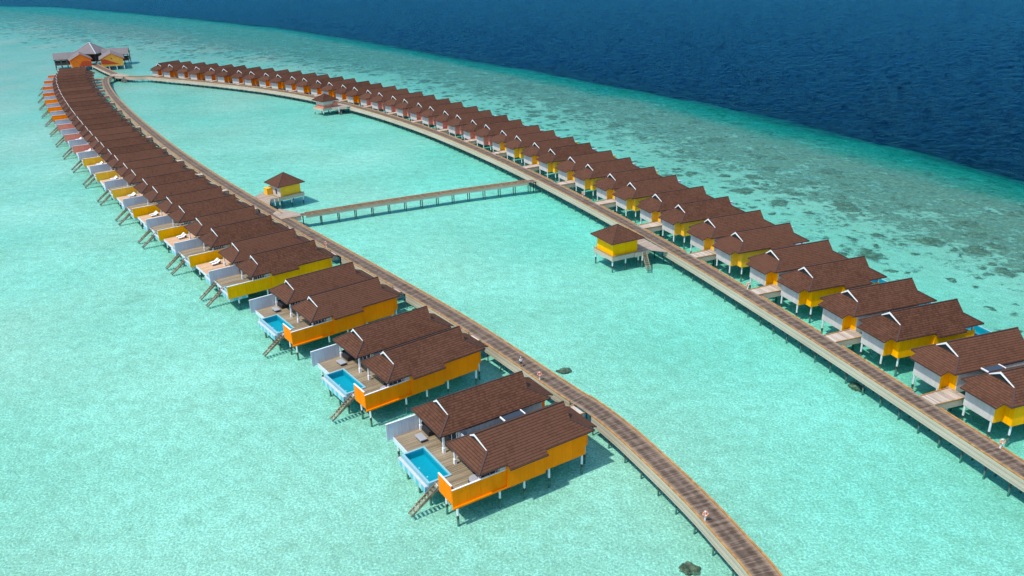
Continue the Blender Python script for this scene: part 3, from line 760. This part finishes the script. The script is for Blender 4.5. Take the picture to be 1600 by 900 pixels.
WINGS = [((-182.0, 391.0), (-188.0, 404), 4.7, 7.3, 4.7, 'rest_yellow', 'front'), ((-196.2, 391.0), (-202.7, 402.5), 4.2, 7.3, 4.7, 'rest_orange', 'front'),
         ((-194, 409.5), (-183.5, 413.0), 4.4, 7.4, 4.8, None, 'open'), ((-212.5, 399.0), (-203.5, 403.5), 4.6, 7.0, 4.5, None, 'open')]
restaurant()
# ramp from the junction to the restaurant
rp_r, rpP, rpn, rpo = boardwalk('boardwalk', [(-166.8, 359.4), (-172, 366.5), (-180, 377.5), (-188.6, 389.8), (-194, 397.5)], 3.0, 'short straight boardwalk leading from the far junction up to the restaurant', fh=.7, pile_step=4, gaps=([(-167, 360, 2)],) * 2)
jn = branch(rp_r, rpo, [(-169.0, 360.8), (-167.5, 355.0), (-160.5, 351.6), (-158.2, 354.0), (-164.6, 361.6)], ((1, 2),), ZD + .02, [(-161.5, 352.4), (-165.5, 354.6)], 'plaza')
for q in (0, 1.3):
    st = staircase(fn_left, rp_r, 0, 0, -3.0, .9); st.matrix_local = Matrix.Translation((S * (-161.3 - rpo.x + q * .9), S * (352.2 - rpo.y - q * .2), 0)) @ Matrix.Rotation(R(107), 4, 'Z')

# ------------------------------------------------------------------ small things
def lounger_proto():
    r = empty('sun_lounger', 0, 0)
    f = MB(); f.box(0, 1.5, -.26, .26, .22, .27)
    for x in (.12, 1.3):
        for y in (-.2, .2): f.box(x - .03, x + .03, y - .03, y + .03, 0, .22)
    f.bar((.55, 0, .26), (.05, 0, .56), .5, .04); f.build('frame', M['wicker'], r)
    t = MB(); t.box(.52, 1.52, -.25, .25, .272, .34); t.build('cushion', M['towel'], r)
    b = MB(); b.bar((.54, 0, .33), (.0, 0, .66), .5, .07); b.build('backrest', M['towel'], r)
    return r, [(o, []) for o in kids(r)]
lp = lounger_proto(); first = True
for k, i in enumerate(range(7, 23, 2)):
    col = 'yellow' if i + 1 < 20 else 'pink'
    for j in (0, 1):
        o = lp[0] if first else copy_thing(*lp); first = False
        x, y = loc2(LL[i], -1.15, -4.3 - .95 * j); o.location = (S * x, S * y, S * ZD + .003); o.rotation_euler = (0, 0, R(LL[i][2] + 180 + 12))
        tag(o, f'white sun lounger on the {ORD[k]} tan deck from the front, {"closer to" if not j else "farther from"} the grey fence', 'sun lounger', 'white sun loungers in pairs')
for k in range(3):
    fr = LL[2 * k]
    w = ('first', 'second', 'third')[k]
    r = empty('outdoor_sofa', *loc2(fr, -.35, -9.6), fr[2], ZD + .003)
    b = MB(fn_left); b.box(-.5, .5, -1.1, 1.1, 0, .32); b.box(.35, .55, -1.1, 1.1, .32, .75); b.box(-.5, .35, 1.0, 1.15, .32, .6); b.box(-.5, .35, -1.15, -1.0, .32, .6); b.build('base', M['wicker'], r)
    b = MB(fn_left); b.box(-.48, .33, -.97, .97, .325, .46); b.build('seat_cushion', M['wicker'], r)
    tag(r, f'black wicker sofa under the far roof of the {w} orange villa', 'sofa', 'black wicker deck sofas')
    r = empty('coffee_table', *loc2(fr, -1.75, -8.5), fr[2], ZD + .003)
    b = MB(fn_left); b.box(-.4, .4, -.7, .7, .25, .36); b.build('top', M['cushion'], r)
    b = MB(fn_left)
    b.box(-.3, .3, -.55, .55, 0, .25); b.build('base', M['wicker'], r)
    tag(r, f'low grey coffee table in front of the sofa on the {w} orange villa deck', 'table', 'low grey deck tables')
    r = empty('daybed', *loc2(fr, -.7, 1.2), fr[2], ZD + .003)
    b = MB(fn_left); b.tube((0, 0, 0), (0, 0, .35), .75, n=16); b.build('base', M['wicker'], r)
    b = MB(fn_left); b.tube((0, 0, .352), (0, 0, .48), .7, n=16); b.build('mattress', M['cushion'], r)
    b = MB(fn_left)
    for q in range(7):
        a0, a1 = R(-80 + q * 23), R(-80 + (q + 1) * 23); b.bar((.72 * math.cos(a0), .72 * math.sin(a0), .6), (.72 * math.cos(a1), .72 * math.sin(a1), .6), .07, .5)
    b.build('backrest', M['wicker'], r)
    tag(r, f'round black daybed under the near roof of the {w} orange villa', 'daybed', 'round black daybeds')

M['buoy'] = plain('orange_buoy', (.78, .24, .10), .45, .08)
def lifebuoy(x, y, label):
    r = empty('lifebuoy_stand', x, y, 0, ZD)
    p = MB(); p.box(-.06, .06, -.06, .06, 0, 1.05); p.build('post', M['white'], r)
    ring = MB()
    n, k, r0, r1 = 20, 8, .22, .07
    P = lambda i, j: ((r0 + r1 * math.cos(2 * math.pi * j / k)) * math.cos(2 * math.pi * i / n), -.12 + r1 * math.sin(2 * math.pi * j / k), .85 + (r0 + r1 * math.cos(2 * math.pi * j / k)) * math.sin(2 * math.pi * i / n))
    for i in range(n):
        for j in range(k): ring.face([P(i, j), P(i + 1, j), P(i + 1, j + 1), P(i, j + 1)], 1 if i % 5 == 0 else 0)
    ring.build('ring', [M['buoy'], M['white']], r)
    tag(r, label, 'lifebuoy', 'lifebuoys on posts along the boardwalks')
def near_walk(P, nn, off, x, y, side, o=1.0):
    b = min(range(len(P)), key=lambda i: (P[i] + off - Vector((x, y))).length); q = P[b] + off + nn[b] * side * o; return q.x, q.y
UNP = {}
for (x, y, lab, walk) in ((17.63, 58.9, 'orange and white lifebuoy on the boardwalk kerb near the bottom of the photo', 'l'), (3.9, 86.4, 'orange and white lifebuoy on the boardwalk kerb beside the second orange villa', 'l'),
                          (-31.6, 134.0, 'orange and white lifebuoy on the boardwalk kerb by the first yellow-fenced villa', 'l'),
                          (34.6, 111.0, 'orange and white lifebuoy on the reef-side boardwalk, second from the near end', 'r'), (15.6, 160.5, 'orange and white lifebuoy on the reef-side boardwalk between pavilion and footbridge', 'r'),
                          (49.0, 69.2, 'orange and white lifebuoy on the reef-side boardwalk at the edge of the photo', 'r')):
    q = near_walk(lP, ln, lo, x, y, -1) if walk == 'l' else near_walk(rP, rn, ro, x, y, 1)
    lifebuoy(*q, lab)

def person(x, y, deg):
    """walker in white: one skinned body, clothes and cap as children (metres)"""
    def skin(name, verts, edges, rad, m, parent, sub=2):
        me = bpy.data.meshes.new(name); me.from_pydata(verts, edges, []); me.materials.append(m)
        o = bpy.data.objects.new(name, me); C.objects.link(o)
        o.modifiers.new('skin', 'SKIN'); me.skin_vertices[0].data[0].use_root = True
        for sv, q in zip(me.skin_vertices[0].data, rad): sv.radius = (q, q) if not isinstance(q, tuple) else q
        md = o.modifiers.new('sub', 'SUBSURF'); md.levels = sub; md.render_levels = sub
        o.parent = parent; return o
    body_m = plain('skin_tone', (.36, .20, .13), .6); white_m = plain('white_clothes', (.82, .82, .83), .85, .03); dark_m = plain('dark_shoes', (.05, .05, .055), .8)
    V = [(0, 0, .95), (0, 0, 1.15), (0, .0, 1.42), (0, .01, 1.5), (0, .03, 1.62), (0, .02, 1.72),
         (-.1, 0, .9), (-.11, .12, .5), (-.11, .02, .1), (-.11, .14, .04), (.1, 0, .9), (.11, -.08, .5), (.11, -.3, .14), (.11, -.2, .04),
         (-.19, 0, 1.4), (-.24, -.05, 1.12), (-.24, .06, .88), (-.24, .1, .8), (.19, 0, 1.4), (.24, .06, 1.12), (.23, .2, .92), (.23, .25, .85)]
    E = [(0, 1), (1, 2), (2, 3), (3, 4), (4, 5), (0, 6), (6, 7), (7, 8), (8, 9), (0, 10), (10, 11), (11, 12), (12, 13), (2, 14), (14, 15), (15, 16), (16, 17), (2, 18), (18, 19), (19, 20), (20, 21)]
    Rd = [(.15, .11), (.14, .1), (.16, .1), .055, (.08, .1), (.07, .08), .085, .06, .04, .04, .085, .06, .04, .04, .055, .042, .034, .04, .055, .042, .034, .04]
    root = skin('person', V, E, Rd, body_m, None)
    shirt = [(0, 0, .9), (0, 0, 1.15), (0, 0, 1.43), (-.19, 0, 1.4), (-.24, -.04, 1.14), (.19, 0, 1.4), (.24, .05, 1.14)]
    skin('shirt', shirt, [(0, 1), (1, 2), (2, 3), (3, 4), (2, 5), (5, 6)], [(.19, .145), (.17, .13), (.18, .125), .08, .07, .08, .07], white_m, root)
    tr = [(0, 0, .93), (-.1, 0, .88), (-.11, .12, .52), (.1, 0, .88), (.11, -.08, .52)]
    skin('shorts', tr, [(0, 1), (1, 2), (0, 3), (3, 4)], [(.18, .13), .11, .085, .11, .085], dark_m, root)
    cp = [(0, .02, 1.68), (0, .02, 1.79)]; skin('cap', cp, [(0, 1)], [(.1, .12), (.07, .08)], white_m, root)
    root.location = (S * x, S * y, S * ZD); root.rotation_euler = (0, 0, R(deg))
    tag(root, 'person in white shirt and cap walking on the boardwalk beside the second orange villa', 'person')
person(*near_walk(lP, ln, lo, 1.0, 89.0, -1, .95), 30)

# coral heads on the sea floor
def coral_mat():
    m, nt, b = mat('coral_heads'); n = noise(nt, world_pos(nt), 1.6, 6, .7)
    r = ramp(nt, [(.35, (.045, .035, .02)), (.5, (.14, .105, .055)), (.65, (.30, .24, .15))]); nt.links.new(n, r.inputs[0]); nt.links.new(r.outputs[0], b.inputs['Base Color']); b.inputs['Roughness'].default_value = .9
    bump(nt, b, n, .8, .2); return m
M['coral'] = coral_mat()
def coral(x, y, rx, ry, h, label, seed, z=SEA):
    rnd = random.Random(seed); bm = bmesh.new(); bmesh.ops.create_icosphere(bm, subdivisions=4, radius=1)
    from mathutils import noise as mn
    for v in bm.verts:
        p = v.co.copy(); k = 1 + .35 * mn.fractal(p * 1.7 + Vector((seed * 3.1, 0, 0)), 1, 2, 4) + .12 * mn.noise(p * 6)
        v.co = Vector((p.x * rx * k, p.y * ry * k, p.z * h * k))
    me = bpy.data.meshes.new('coral_head'); bm.to_mesh(me); bm.free(); me.materials.append(M['coral'])
    o = bpy.data.objects.new('coral_head', me); C.objects.link(o); o.location = (S * x, S * y, z); o.rotation_euler.z = rnd.random() * 3
    tag(o, label, 'coral', 'dark coral heads in the lagoon')
coral(6.43, 92.3, 1.35, 1.0, .5, 'dark round coral head right beside the boardwalk by the front orange villa', 1)
coral(14.85, 56.1, 1.3, 1.0, .5, 'greenish coral head at the bottom edge of the photo left of the boardwalk', 2)
coral(-58.7, 228.6, 1.6, 2.0, .4, 'dark coral patch alone in the far middle of the lagoon', 3)
coral(-132.8, 300.6, 2.6, 2.4, .45, 'dark coral patch near the far boardwalk bend', 4)
coral(41.6, 86.6, 1.3, .9, .45, 'brown coral lump under the lagoon edge of the near reef-side boardwalk', 5)

# ------------------------------------------------------------------ sea floor and water
EDGE = [(-2500, 1500), (-1200, 1250), (-760, 1080), (-549, 950), (-464, 905), (-343, 788), (-253, 698), (-178, 615), (-116, 536), (-66, 462), (-28, 406), (3, 363), (27, 323), (47, 293), (63, 264), (75, 237), (86, 214), (94, 195), (102, 179), (108, 166), (121, 138), (134, 100), (150, 40), (170, -60), (200, -400), (200, -2500)]
EDGE = [(a * S, b * S) for a, b in EDGE]
def sdist(x, y):
    best = 1e18; sg = 1
    for (ax, ay), (bx, by) in zip(EDGE, EDGE[1:]):
        dx, dy = bx - ax, by - ay; t = max(0, min(1, ((x - ax) * dx + (y - ay) * dy) / (dx * dx + dy * dy)))
        ex, ey = x - ax - t * dx, y - ay - t * dy; q = ex * ex + ey * ey
        if q < best - 1e-9: best = q; sg = 1 if dx * ey - dy * ex > 0 else -1
    return math.sqrt(best) * sg     # positive seaward
def sst(a, b, x):
    t = max(0, min(1, (x - a) / (b - a))); return t * t * (3 - 2 * t)   # works for a > b too
from mathutils import noise as mn
def depth(x, y, s):
    r = math.hypot(x, y)
    yl = max(67, min(346, y / S)); i = min(range(len(LL)), key=lambda k: abs(LL[k][1] - yl)); out_ = sst(-4, 30, LL[i][0] * S - x + (14 if y / S < 67 else 0) * 0)
    lag = (.27 + .93 * math.exp(-max(0, r - 110) / 210)) * (1 - .12 * out_)
    lag += .16 * mn.noise(Vector((x / 28, y / 28, 3.1)))
    lag *= 1 + .3 * sst(-165, -105, s) * sst(600, 300, r)
    d = lag + (.5 + .55 * math.exp(-max(0, r - 110) / 170) - lag) * .9 * sst(-95, -45, s)
    d += 1.8 * sst(-20, 8, s) + 7 * sst(-2, 46, s) + 34 * sst(30, 130, s)
    return d
def build_seabed():
    rs = [0, 15, 30]; r = 40
    while r < 3400: rs.append(r); r *= 1.022 if r < 1800 else 1.15
    an = sorted(set([-180 + 6 * i for i in range(60)] + [-42 + .6 * i for i in range(141)]))
    V = []; A = []; F = []; na = len(an)
    for r in rs:
        for a in an:
            x, y = r * math.sin(R(a)), r * math.cos(R(a)); s = sdist(x, y); s += 4.5 * mn.noise(Vector((x / 30, y / 30, 1.7))) + 3 * mn.noise(Vector((x / 11, y / 11, 4.2))); V.append((x, y, -depth(x, y, s)))
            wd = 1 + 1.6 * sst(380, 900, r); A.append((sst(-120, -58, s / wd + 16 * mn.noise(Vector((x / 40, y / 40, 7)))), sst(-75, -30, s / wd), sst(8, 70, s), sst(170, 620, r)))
    for i in range(len(rs) - 1):
        for j in range(na):
            k = (j + 1) % na
            if i == 0 and False: continue
            F.append((i * na + j, i * na + k, (i + 1) * na + k, (i + 1) * na + j))
    me = bpy.data.meshes.new('seabed'); me.from_pydata(V, [], F); me.validate()
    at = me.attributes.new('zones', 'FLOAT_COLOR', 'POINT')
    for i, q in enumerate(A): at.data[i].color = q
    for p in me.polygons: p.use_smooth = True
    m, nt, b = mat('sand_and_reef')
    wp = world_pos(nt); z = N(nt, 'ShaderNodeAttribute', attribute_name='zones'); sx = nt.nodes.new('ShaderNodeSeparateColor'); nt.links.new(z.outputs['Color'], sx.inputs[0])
    flat = scale_vec(nt, wp, (1, 1, 0))
    # sand: broad drifts, weed specks, small ripples; fine bright mottling paints in caustic sparkle
    big = noise(nt, flat, .03, 4, .55); mid = noise(nt, flat, .4, 5, .65); fine = noise(nt, flat, 3.2, 4, .8)
    f = math_(nt, 'ADD', math_(nt, 'MULTIPLY', big, .14), math_(nt, 'ADD', math_(nt, 'MULTIPLY', mid, .2), math_(nt, 'MULTIPLY', fine, .66)))
    sand = ramp(nt, [(.39, (.46, .425, .31)), (.50, (.64, .61, .465)), (.60, (.93, .905, .76))]); nt.links.new(f, sand.inputs[0])
    weed = ramp(nt, [(.63, (0, 0, 0)), (.74, (.5,) * 3)]); nt.links.new(math_(nt, 'ADD', math_(nt, 'MULTIPLY', noise(nt, flat, .055, 3), .6), math_(nt, 'MULTIPLY', noise(nt, flat, .8, 4, .7), .45)), weed.inputs[0])
    out = mix(nt, sand.outputs[0], (.20, .20, .12), weed.outputs[0])
    out = mix(nt, out, (.36, .275, .22), math_(nt, 'MULTIPLY', z.outputs['Alpha'], .66))
    out = mix(nt, out, (.36, .315, .22), math_(nt, 'MULTIPLY', sx.outputs[0], .5))
    # coral cover grows towards the reef crest
    cn = math_(nt, 'ADD', math_(nt, 'MULTIPLY', noise(nt, flat, .12, 6, .68), .48), math_(nt, 'MULTIPLY', noise(nt, flat, .6, 6, .75), .52))
    thr = math_(nt, 'SUBTRACT', .70, math_(nt, 'ADD', math_(nt, 'MULTIPLY', sx.outputs[0], .165), math_(nt, 'MULTIPLY', sx.outputs[1], .125)))
    k0 = math_(nt, 'MULTIPLY', math_(nt, 'SUBTRACT', cn, thr), 14, True)
    dn_ = N(nt, 'ShaderNodeTexNoise', Scale=.35, Detail=5, Roughness=.7); nt.links.new(flat, dn_.inputs['Vector'])
    ds = nt.nodes.new('ShaderNodeVectorMath'); ds.operation = 'SCALE'; ds.inputs['Scale'].default_value = 7.0; nt.links.new(dn_.outputs['Color'], ds.inputs[0])
    da = nt.nodes.new('ShaderNodeVectorMath'); da.operation = 'ADD'; nt.links.new(flat, da.inputs[0]); nt.links.new(ds.outputs[0], da.inputs[1])
    def heads(scale, base, gain, sharp):
        v = N(nt, 'ShaderNodeTexVoronoi', Scale=scale); nt.links.new(scale_vec(nt, da.outputs[0], (1, 1, 0)), v.inputs['Vector'])
        rc = nt.nodes.new('ShaderNodeSeparateColor'); nt.links.new(v.outputs['Color'], rc.inputs[0])
        rad = math_(nt, 'MULTIPLY', math_(nt, 'SUBTRACT', math_(nt, 'ADD', rc.outputs[0], math_(nt, 'MULTIPLY', sx.outputs[0], gain)), base), .55)
        return math_(nt, 'MULTIPLY', math_(nt, 'SUBTRACT', rad, v.outputs['Distance']), sharp, True)
    k = math_(nt, 'MAXIMUM', math_(nt, 'MULTIPLY', k0, .8), math_(nt, 'MAXIMUM', heads(.13, .93, .95, 9), heads(.31, .95, .95, 7)))
    cc = ramp(nt, [(.36, (.035, .026, .014)), (.5, (.135, .092, .046)), (.64, (.36, .27, .16))]); nt.links.new(noise(nt, flat, .7, 6, .8), cc.inputs[0])
    out = mix(nt, out, cc.outputs[0], math_(nt, 'MULTIPLY', k, .86))
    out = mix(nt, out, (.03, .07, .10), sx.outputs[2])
    nt.links.new(out, b.inputs['Base Color']); b.inputs['Roughness'].default_value = 1; b.inputs['Specular IOR Level'].default_value = 0
    vo = N(nt, 'ShaderNodeTexVoronoi', Scale=.85); vo.feature = 'SMOOTH_F1'
    wv = nt.nodes.new('ShaderNodeVectorMath'); wv.operation = 'ADD'; nw = N(nt, 'ShaderNodeTexNoise', Scale=.6, Detail=3); nt.links.new(flat, nw.inputs[0])
    sc = nt.nodes.new('ShaderNodeVectorMath'); sc.operation = 'SCALE'; sc.inputs['Scale'].default_value = 2.2; nt.links.new(nw.outputs['Color'], sc.inputs[0])
    nt.links.new(flat, wv.inputs[0]); nt.links.new(sc.outputs[0], wv.inputs[1]); nt.links.new(wv.outputs[0], vo.inputs['Vector'])
    bump(nt, b, math_(nt, 'ADD', vo.outputs['Distance'], math_(nt, 'ADD', math_(nt, 'MULTIPLY', fine, .9), math_(nt, 'MULTIPLY', k, 1.2))), .75, .4)
    me.materials.append(m)
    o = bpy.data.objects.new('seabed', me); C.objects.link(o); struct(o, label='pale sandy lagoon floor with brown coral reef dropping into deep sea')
build_seabed()
def build_water():
    rs = [0, 15, 30]; r = 40
    while r < 3300: rs.append(r); r *= (1.02 if r < 180 else 1.007 if r < 1300 else 1.12)
    an = sorted(set([-180 + 6 * i for i in range(60)] + [round(-40 + .16 * i, 3) for i in range(501)])); na = len(an); V = []; A = []; F = []
    for r in rs:
        for a in an:
            x, y = r * math.sin(R(a)), r * math.cos(R(a)); w_ = .03
            dist = sdist(x, y) if r > 90 else -99
            if dist > -40 and r < 1500 and abs(a) < 41:      # open-sea chop
                k = sst(-35, 25, dist); q = r / 350
                w_ = k * .8 * (.62 * mn.noise(Vector((x / 2.7, y / 3.2, 0))) + .30 * mn.noise(Vector((x / 5.5, y / 5, 5))) + .10 * mn.noise(Vector((x / 26, y / 19, 9)))) * max(.7, min(1.5, q))
                w_ += .03
            V.append((x, y, w_ - .03)); A.append(sst(-16, 34, dist + 4.5 * mn.noise(Vector((x / 30, y / 30, 1.7)))))
    for i in range(1, len(rs) - 1):
        for j in range(na): k = (j + 1) % na; F.append((i * na + j, i * na + k, (i + 1) * na + k, (i + 1) * na + j))
    for j in range(na): F.append((0, na + (j + 1) % na, na + j))
    n0 = (len(rs) - 1) * na; n1 = len(V)
    for j in range(na): x, y, z = V[n0 + j]; V.append((x, y, -70)); A.append(1)
    for j in range(na): k = (j + 1) % na; F.append((n0 + j, n0 + k, n1 + k, n1 + j))
    F.append(tuple(n1 + j for j in range(na)))
    me = bpy.data.meshes.new('sea_water'); me.from_pydata(V, [], F)
    at = me.attributes.new('deep', 'FLOAT', 'POINT'); at.data.foreach_set('value', A)
    bm = bmesh.new(); bm.from_mesh(me); bmesh.ops.delete(bm, geom=[v for v in bm.verts if not v.link_faces], context='VERTS'); bmesh.ops.recalc_face_normals(bm, faces=bm.faces); bm.to_mesh(me); bm.free()
    me.polygons.foreach_set('use_smooth', [p.normal.z > .5 for p in me.polygons])
    o = bpy.data.objects.new('sea_water', me); C.objects.link(o)
    m, nt, b = mat('sea_water'); nt.nodes.remove(b); out = nt.nodes['Material Output']
    tr = N(nt, 'ShaderNodeBsdfTransparent'); gl = N(nt, 'ShaderNodeBsdfGlossy', Roughness=.12, Color=(.065, .38, .66, 1)); df = N(nt, 'ShaderNodeBsdfDiffuse'); dp = N(nt, 'ShaderNodeAttribute', attribute_name='deep'); nt.links.new(mix(nt, (.0, .003, .005), (.0, .0048, .0160), dp.outputs['Fac']), df.inputs[0])
    ad = nt.nodes.new('ShaderNodeAddShader'); nt.links.new(tr.outputs[0], ad.inputs[0]); nt.links.new(df.outputs[0], ad.inputs[1])
    fr = N(nt, 'ShaderNodeFresnel', IOR=1.12); mx = nt.nodes.new('ShaderNodeMixShader')
    wp = scale_vec(nt, world_pos(nt), (1, 1, 0))
    h = math_(nt, 'ADD', math_(nt, 'MULTIPLY', noise(nt, wp, .13, 5, .72, s=(.8, 1.1, 1)), 1.6), math_(nt, 'MULTIPLY', noise(nt, wp, 1.3, 3, .6), .22))
    bp = N(nt, 'ShaderNodeBump', Strength=.6, Distance=1.0); nt.links.new(h, bp.inputs['Height'])
    nt.links.new(bp.outputs[0], gl.inputs['Normal']); nt.links.new(bp.outputs[0], fr.inputs['Normal']); nt.links.new(bp.outputs[0], df.inputs['Normal'])
    nt.links.new(math_(nt, 'MULTIPLY', fr.outputs[0], .62), mx.inputs[0]); nt.links.new(ad.outputs[0], mx.inputs[1]); nt.links.new(gl.outputs[0], mx.inputs[2])
    nt.links.new(mx.outputs[0], out.inputs['Surface'])
    ab = N(nt, 'ShaderNodeVolumeAbsorption', Color=(.0, .94, .912, 1), Density=.285); nt.links.new(ab.outputs[0], out.inputs['Volume'])
    o.data.materials.append(m); struct(o, label='clear turquoise lagoon water turning deep blue beyond the reef')
build_water()

# ------------------------------------------------------------------ light, sky, camera
SUN_EL, SHADOW_AZ = 60.0, 38.0
sun = bpy.data.lights.new('sun', 'SUN'); sun.energy = 2.35; sun.angle = R(.5); sun.color = (1, .94, .84)
so = bpy.data.objects.new('sun', sun); C.objects.link(so)
dirv = Vector((math.cos(R(SHADOW_AZ)) * math.cos(R(SUN_EL)), math.sin(R(SHADOW_AZ)) * math.cos(R(SUN_EL)), -math.sin(R(SUN_EL))))
so.rotation_euler = dirv.to_track_quat('-Z', 'Y').to_euler(); so.location = (-100, -100, 300)
w = bpy.data.worlds.new('World'); bpy.context.scene.world = w; w.use_nodes = True; nt = w.node_tree
sky = nt.nodes.new('ShaderNodeTexSky'); sky.sky_type = 'NISHITA'; sky.sun_disc = False; sky.sun_elevation = R(SUN_EL)
tosun = -dirv; sky.sun_rotation = math.atan2(tosun.x, tosun.y); sky.air_density = 1.0; sky.dust_density = .8; sky.ozone_density = 2.0
bg = nt.nodes['Background']; nt.links.new(sky.outputs[0], bg.inputs[0]); bg.inputs[1].default_value = .15

cam = bpy.data.cameras.new('camera'); cam.sensor_width = 36; cam.lens = 36 * 1278.32 / 1600; cam.clip_start = .5; cam.clip_end = 30000
co_ = bpy.data.objects.new('camera', cam); C.objects.link(co_)
Rm = Matrix(((0.9996387609128522, -0.010476654474091235, -0.024750502856468327), (0.026876526572783596, 0.3896660481268424, 0.9205639702142332), (-0.0, -0.9208966340736835, 0.38980686160169137)))
co_.matrix_world = Matrix.Translation((0, 0, 50 * S)) @ Rm.transposed().to_4x4()
sc = bpy.context.scene; sc.camera = co_
sc.view_settings.view_transform = 'Standard'; sc.view_settings.look = 'None'; sc.view_settings.gamma = 1; sc.view_settings.use_curve_mapping = False; sc.view_settings.exposure = 0.78
sc.render.engine = 'CYCLES'; sc.cycles.use_denoising = True; sc.cycles.max_bounces = 6; sc.cycles.transparent_max_bounces = 12; sc.cycles.volume_bounces = 0
